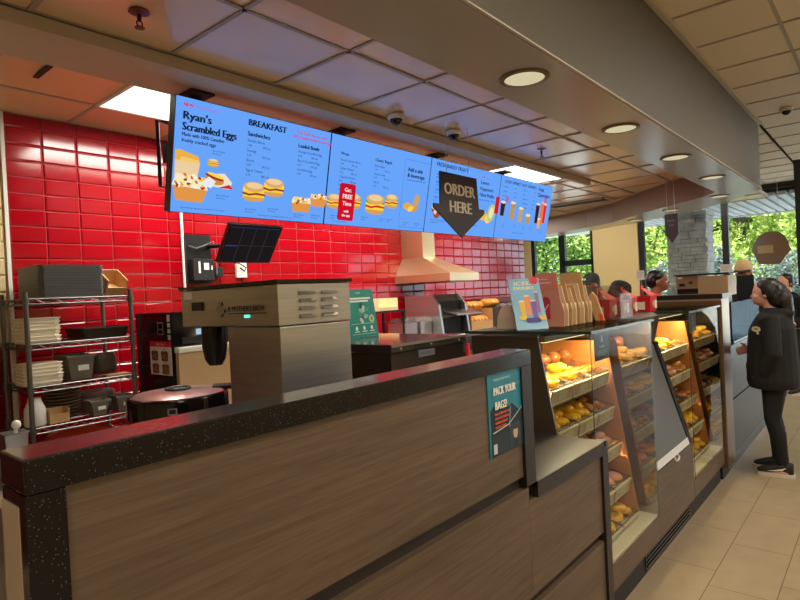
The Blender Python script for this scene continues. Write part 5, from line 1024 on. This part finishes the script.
def person(name_label, loc, rz, h, shirt, skin, hair='short', cap=None, lean=0, arms=None, detail=.011, girth=1., long_top=.92, trousers=(24, 24, 28), apron=None, shoes=(28, 28, 30), hood=False, logo=False, sway=(0, 0)):
    k = h/1.66; t = T('person', name_label, 'person', loc, None, rz)
    hipz = .88; ca, sa = math.cos(-lean), math.sin(-lean)
    def up(p):     # upper body: lean about the hip line, shift by sway, scale
        x, y, z = p; yy, zz = y, z-hipz
        y2, z2 = yy*ca-zz*sa, yy*sa+zz*ca
        return Vector(((x)*k, (y2+sway[0])*k, (z2+hipz)*k))
    def lo(p, f=1): return Vector((p[0]*k, (p[1]+sway[0]*f)*k, p[2]*k))
    UM = Matrix.Translation((0, sway[0]*k, hipz*k)) @ Matrix.Rotation(-lean, 4, 'X') @ Matrix.Scale(k, 4) @ Matrix.Translation((0, 0, -hipz))
    A = arms or {'L': [(-.19, 0, 1.34), (-.25, -.03, 1.06), (-.2, .16, .98)], 'R': [(.19, 0, 1.34), (.25, -.03, 1.06), (.2, .16, .98)]}
    # --- body: one skin from head to feet
    b = MB().use(skin)
    hc = (0, .055, 1.535)
    b.ell(hc, (.073, .092, .105), 18, 12, M=Matrix()) if False else None
    def E(c, r, n=16, kk=10): b.rings([[tuple(UM @ Vector((c[0]+r[0]*math.cos(2*PI*j/n)*math.sin(PI*(i+.02)/(kk-.96)), c[1]+r[1]*math.sin(2*PI*j/n)*math.sin(PI*(i+.02)/(kk-.96)), c[2]-r[2]*math.cos(PI*(i+.02)/(kk-.96))))) for j in range(n)] for i in range(kk)])
    E((0, .045, 1.56), (.074, .094, .096)); E((0, .082, 1.50), (.056, .058, .07)); E((0, .115, 1.463), (.026, .026, .022))
    E((0, .143, 1.513), (.012, .018, .016)); E((0, .134, 1.53), (.009, .013, .028)); E((0, .129, 1.482), (.021, .014, .008)); E((0, .128, 1.472), (.018, .014, .007)); E((0, .12, 1.556), (.05, .022, .014))
    for s in (-1, 1): E((s*.074, .035, 1.525), (.012, .022, .03)); E((s*.04, .108, 1.51), (.02, .022, .022))
    b.tube([UM @ Vector(p) for p in ((0, .03, 1.50), (0, .015, 1.42), (0, .0, 1.36))], [.052*k, .054*k, .07*k], 14)
    loft(b, [((0, 0, 1.39), .07, .06), ((0, 0, 1.35), .165, .085), ((0, .005, 1.25), .165, .105), ((0, 0, 1.08), .135, .095), ((0, 0, .95), .155, .105), ((0, 0, .86), .165, .11)], M=UM)
    LG = {-1: [(-.09, 0, .88), (-.095, .03, .47), (-.09, -.015, .1)], 1: [(.09, 0, .88), (.1, .05, .47), (.11, .04, .1)]}
    for s in (-1, 1):
        L = LG[s]; f = (1, .55, 0)
        P3 = [lo(p, ff) for p, ff in zip(L, f)]; mid1 = (P3[0]+P3[1])/2; mid2 = P3[1]*.7+P3[2]*.3+Vector((0, -.012*k, 0))
        b.tube([P3[0]+Vector((0, 0, .04*k)), mid1, P3[1], mid2, P3[2], P3[2]-Vector((0, 0, .05*k))], [.088*k, .072*k, .052*k, .055*k, .036*k, .038*k], 12)
        b.tube([P3[2]+Vector((0, -.04*k, -.06*k)), P3[2]+Vector((0, .06*k, -.06*k)), P3[2]+Vector((0, .17*k, -.075*k))], [.034*k, .036*k, .022*k], 10)
    for s in 'LR':
        S_, E_, W_ = [UM @ Vector(p) for p in A[s]]; q = (S_+E_)/2
        b.tube([S_+Vector((0, 0, .0)), q, E_, (E_+W_)/2, W_], [.054*k, .046*k, .04*k, .037*k, .026*k], 12)
        fd = (W_-E_).normalized(); inn = Vector((1 if s == 'L' else -1, 0, 0)); inn = (inn-fd*inn.dot(fd)).normalized(); thumb = fd.cross(inn)*(1 if s == 'R' else -1)
        if thumb.z < 0: thumb = -thumb
        hand(b, W_, fd, inn, thumb, .55, k)
    o = bpy.data.objects.new('body', fuse(b, min(detail, .0075), 2, skin)); COL.objects.link(o); o.parent = t
    for s in (-1, 1):
        e = MB().use(P('eye white', (220, 214, 206), .3)).rings([[tuple(UM @ Vector((s*.03+.0125*math.cos(2*PI*j/12)*math.sin(PI*(i+.02)/5.04), .1205+.0125*math.sin(2*PI*j/12)*math.sin(PI*(i+.02)/5.04), 1.532-.0085*math.cos(PI*(i+.02)/5.04)))) for j in range(12)] for i in range(6)]).build('eye', None, t, local=True, smooth=2)
        MB().use(EYE).rings([[tuple(UM @ Vector((s*.031+.0065*math.cos(2*PI*j/10)*math.sin(PI*(i+.02)/4.04), .1285+.006*math.sin(2*PI*j/10)*math.sin(PI*(i+.02)/4.04), 1.532-.0065*math.cos(PI*(i+.02)/4.04)))) for j in range(10)] for i in range(5)]).build('iris', None, e, local=True, smooth=2)
        MB().use(HAIR).tube([UM @ Vector((s*(.012+.012*i), .134-.003*i*i*.6, 1.556+.003*math.sin(i))) for i in range(4)], .0045*k, 6).build('eyebrow', None, t, local=True, smooth=2)
    MB().use(P('lips', (176, 96, 88) if skin is SKIN else (120, 66, 56), .4)).rings([[tuple(UM @ Vector((.0205*math.cos(2*PI*j/12)*math.sin(PI*(i+.02)/5.04), .1325+.0135*math.sin(2*PI*j/12)*math.sin(PI*(i+.02)/5.04), 1.479-.0085*math.cos(PI*(i+.02)/5.04)))) for j in range(12)] for i in range(6)]).build('lips', None, t, local=True, smooth=2)
    # --- top garment
    c = MB(); cl = P('cloth %d %d %d' % shirt, shirt, .85, bump=.15, bscale=120); g = girth
    loft(c, [((0, .005, 1.415), .062, .058), ((0, 0, 1.385), .125, .085), ((0, 0, 1.345), .185*g**.3, .105*g**.5), ((0, .01, 1.24), .185*g, .125*g), ((0, .015, 1.08), .175*g, .135*g), ((0, .015, long_top+.06), .19*g, .145*g), ((0, .01, long_top), .178*g, .135*g)], 20, UM)
    for s in 'LR':
        S_, E_, W_ = [UM @ Vector(p) for p in A[s]]; cuff = W_-(W_-E_).normalized()*.012*k
        c.tube([S_+Vector(((.02 if s == 'L' else -.02)*k, 0, .0)), (S_+E_)/2, E_, (E_+cuff)/2, cuff-(cuff-E_).normalized()*.02*k, cuff], [.073*k, .068*k, .063*k, .06*k, .05*k, .041*k], 12)
    if hood:
        for i in range(9):
            a = PI*i/8; c.rings([[tuple(UM @ Vector((.10*math.cos(a)+.045*math.cos(2*PI*j/10)*math.sin(PI*(q+.02)/5.04), -.01-.10*math.sin(a)+.055*math.sin(2*PI*j/10)*math.sin(PI*(q+.02)/5.04), 1.375-.01*math.sin(a)-.045*math.cos(PI*(q+.02)/5.04)))) for j in range(10)] for q in range(6)])
        c.tube([UM @ Vector(p) for p in ((.085, 0, 1.40), (.06, .075, 1.36), (0, .115, 1.31))], [.022*k, .02*k, .012*k], 8); c.tube([UM @ Vector(p) for p in ((-.085, 0, 1.40), (-.06, .075, 1.36), (0, .115, 1.31))], [.022*k, .02*k, .012*k], 8)
        loft(c, [((0, .10*g, 1.0), .11, .055), ((0, .115*g, .93), .15, .055), ((0, .115*g, .82), .15, .05)], 16, UM)
    o = bpy.data.objects.new('hoodie' if hood else 'shirt', fuse(c, detail, 4, cl)); COL.objects.link(o); o.parent = t
    if logo:
        Mx = Matrix(); cv = Canvas((0, 0, 0), (-.25, .97, 0), (0, .0, 1)); cv.mb.use(P('print 206 196 170', (206, 196, 170), .6))
        base = UM @ Vector((-.232, .055, 1.215)); ux_ = Vector((.42, .91, 0)).normalized(); uy_ = Vector((.0, .04, 1)).normalized(); cv = Canvas(base+Vector((-.016, .006, 0)), ux_, uy_)
        cv.n = Vector((-.91, .42, 0)); cv.ell(.03, .045, .03, .008, (206, 196, 170)); cv.ell(.005, .03, .012, .016, (206, 196, 170)); cv.ell(.055, .03, .012, .016, (206, 196, 170)); cv.ell(.03, .018, .02, .01, (206, 196, 170)); cv.ell(.018, .0, .01, .012, (206, 196, 170)); cv.mb.build('chest_emblem', None, t, local=True)
    # --- trousers
    q = MB(); tr = P('cloth %d %d %d' % trousers, trousers, .8)
    loft(q, [((0, .0, .98), .15, .11), ((0, 0, .90), .178, .125), ((0, .0, .84), .172, .122)], 16, Matrix.Translation((0, sway[0]*k, 0)) @ Matrix.Scale(k, 4))
    for s in (-1, 1):
        L = LG[s]; f = (1, .55, 0); P3 = [lo(p, ff) for p, ff in zip(L, f)]; mid1 = (P3[0]+P3[1])/2; mid2 = P3[1]*.7+P3[2]*.3+Vector((0, -.014*k, 0))
        q.tube([P3[0]+Vector((0, 0, .02*k)), mid1, P3[1], mid2, P3[2]], [.099*k, .082*k, .062*k, .064*k, .045*k], 14)
        fo = P3[2]; fz = fo.z
        sh = MB().use(P('shoe %d %d %d' % shoes, shoes, .7)); 
        sh.rings([[(fo.x+rx*k*math.cos(2*PI*j/16), fo.y+yy*k, .022*k+zz*k+rzz*k*math.sin(2*PI*j/16)) for j in range(16)] for yy, rx, zz, rzz in ((-.075, .02, .05, .045), (-.06, .036, .05, .052), (0, .04, .052, .054), (.06, .043, .04, .04), (.12, .046, .03, .028), (.165, .036, .022, .02), (.185, .016, .018, .012))])
        so = sh.build('shoe', None, t, local=True, smooth=1.2)
        MB().use(P('pale sole', (206, 200, 186), .6)).prism([(fo.x+a*k, fo.y+bb*k, 0) for a, bb in ((-.034, -.085), (.034, -.085), (.044, .0), (.05, .11), (.036, .175), (0, .197), (-.036, .175), (-.05, .11), (-.044, 0))], (0, 0, .026*k)).build('sole', None, so, local=True)
        if logo and s == -1: MB().use(P('shoe stripe', (226, 226, 222), .5)).prism([(fo.x-.047*k, fo.y+a*k, z*k) for a, z in ((-.03, .085), (.04, .062), (.11, .044), (.05, .05), (.0, .058))], (.003, 0, 0)).build('side_mark', None, so, local=True)
    o = bpy.data.objects.new('leggings' if hood else 'trousers', fuse(q, detail, 3, tr)); COL.objects.link(o); o.parent = t
    # --- hair and cap
    hb = MB(); 
    def HE(c_, r, n=14, kk=9): hb.rings([[tuple(UM @ Vector((c_[0]+r[0]*math.cos(2*PI*j/n)*math.sin(PI*(i+.02)/(kk-.96)), c_[1]+r[1]*math.sin(2*PI*j/n)*math.sin(PI*(i+.02)/(kk-.96)), c_[2]-r[2]*math.cos(PI*(i+.02)/(kk-.96))))) for j in range(n)] for i in range(kk)])
    if hair in ('long', 'short', 'tied'):
        HE((0, .022, 1.592), (.086, .098, .078)); HE((0, -.015, 1.55), (.084, .076, .085))
        if hair != 'short':
            for s in (-1, 1): HE((s*.066, .02, 1.555), (.024, .05, .07))
        if hair == 'long':
            HE((0, -.05, 1.53), (.092, .07, .10)); HE((0, -.085, 1.47), (.085, .065, .11)); HE((0, -.105, 1.38), (.075, .05, .12)); HE((0, -.115, 1.29), (.055, .035, .11)); HE((-.05, -.03, 1.50), (.045, .06, .08)); HE((.05, -.03, 1.50), (.045, .06, .08))
        if hair == 'tied': HE((0, -.09, 1.57), (.045, .045, .045))
        o = bpy.data.objects.new('hair', fuse(hb, min(detail, .008), 3, HAIR)); COL.objects.link(o); o.parent = t
    if cap:
        cm = P('cap %d %d %d' % cap[0], cap[0], .8); bm_ = P('cap brim %d %d %d' % cap[1], cap[1], .8)
        MBc = MB().use(cm); MBc.rings([[tuple(UM @ Vector((.086*math.cos(2*PI*j/20)*r, .035+.104*math.sin(2*PI*j/20)*r, z))) for j in range(20)] for r, z in ((1, 1.565), (1.01, 1.60), (.92, 1.64), (.7, 1.668), (.35, 1.682), (.02, 1.686))])
        co = MBc.build('cap', None, t, local=True, smooth=1.2)
        MB().use(bm_).rings([[tuple(UM @ Vector(((-.08+.16*j/8), .12+.085*math.sin(PI*(j+.6)/9.2)*f_, 1.568-.012*f_+dz)) ) for j in range(9)] for f_, dz in ((0, 0), (1, -.01))]+[[tuple(UM @ Vector(((-.08+.16*j/8), .12+.085*math.sin(PI*(j+.6)/9.2)*f_, 1.568-.012*f_+dz))) for j in range(9)] for f_, dz in ((1, -.016), (0, -.006))], closed=True).build('brim', None, co, local=True)
        hb2 = MB().use(HAIR); hb2.rings([[tuple(UM @ Vector((.08*math.cos(2*PI*j/18), .01+.085*math.sin(2*PI*j/18), z))) for j in range(18)] for z in (1.50, 1.568)]); hb2.build('hair', None, t, local=True, smooth=1)
        if cap[2]: MB().use(P('cap badge', (206, 206, 200), .5)).rings([[tuple(UM @ Vector((.02*math.cos(2*PI*j/10), .142, 1.605+.014*math.sin(2*PI*j/10)))) for j in range(10)], [tuple(UM @ Vector((.02*math.cos(2*PI*j/10), .125, 1.605+.014*math.sin(2*PI*j/10)))) for j in range(10)]]).build('badge', None, co, local=True)
    return t
person('woman in a black hoodie and leggings standing at the counter in profile', (5.57, .725, 0), 0.0, 1.60, (13, 13, 15), SKIN, 'long', hood=True, girth=1.36, long_top=.74, detail=.009, logo=True, sway=(.02, 0),
       arms={'L': [(-.2, 0, 1.33), (-.275, -.03, 1.04), (-.215, .06, .86)], 'R': [(.2, 0, 1.33), (.26, .03, 1.06), (.13, .2, 1.04)]}, trousers=(10, 10, 15), shoes=(26, 26, 30))
person('dark haired person in black standing far behind the woman in the hoodie', (9.4, 1.07, 0), 1.0, 1.64, (14, 14, 16), SKIN, 'tied', detail=.013)
person('staff member in a dark cap with a small badge before the cream wall', (7.0, 2.80, 0), 1.15, 1.75, (150, 40, 34), SKIND, None, cap=((34, 40, 36), (26, 30, 28), True), detail=.014)
person('staff member in a black cap and red shirt bending over the counter', (5.56, 2.22, 0), -2.55, 1.67, (206, 40, 34), SKIND, None, cap=((16, 18, 18), (14, 16, 16), False), lean=.3, detail=.014)
person('dark haired staff member in red seen in profile by the espresso machine', (6.9, 2.06, 0), -2.75, 1.75, (214, 66, 34), SKIND, 'short', detail=.013)
person('staff member in a beige hat standing behind the till monitor', (8.0, 1.34, 0), 1.57, 1.81, (20, 20, 22), SKIND, None, cap=((206, 176, 130), (20, 18, 18), False), detail=.014)
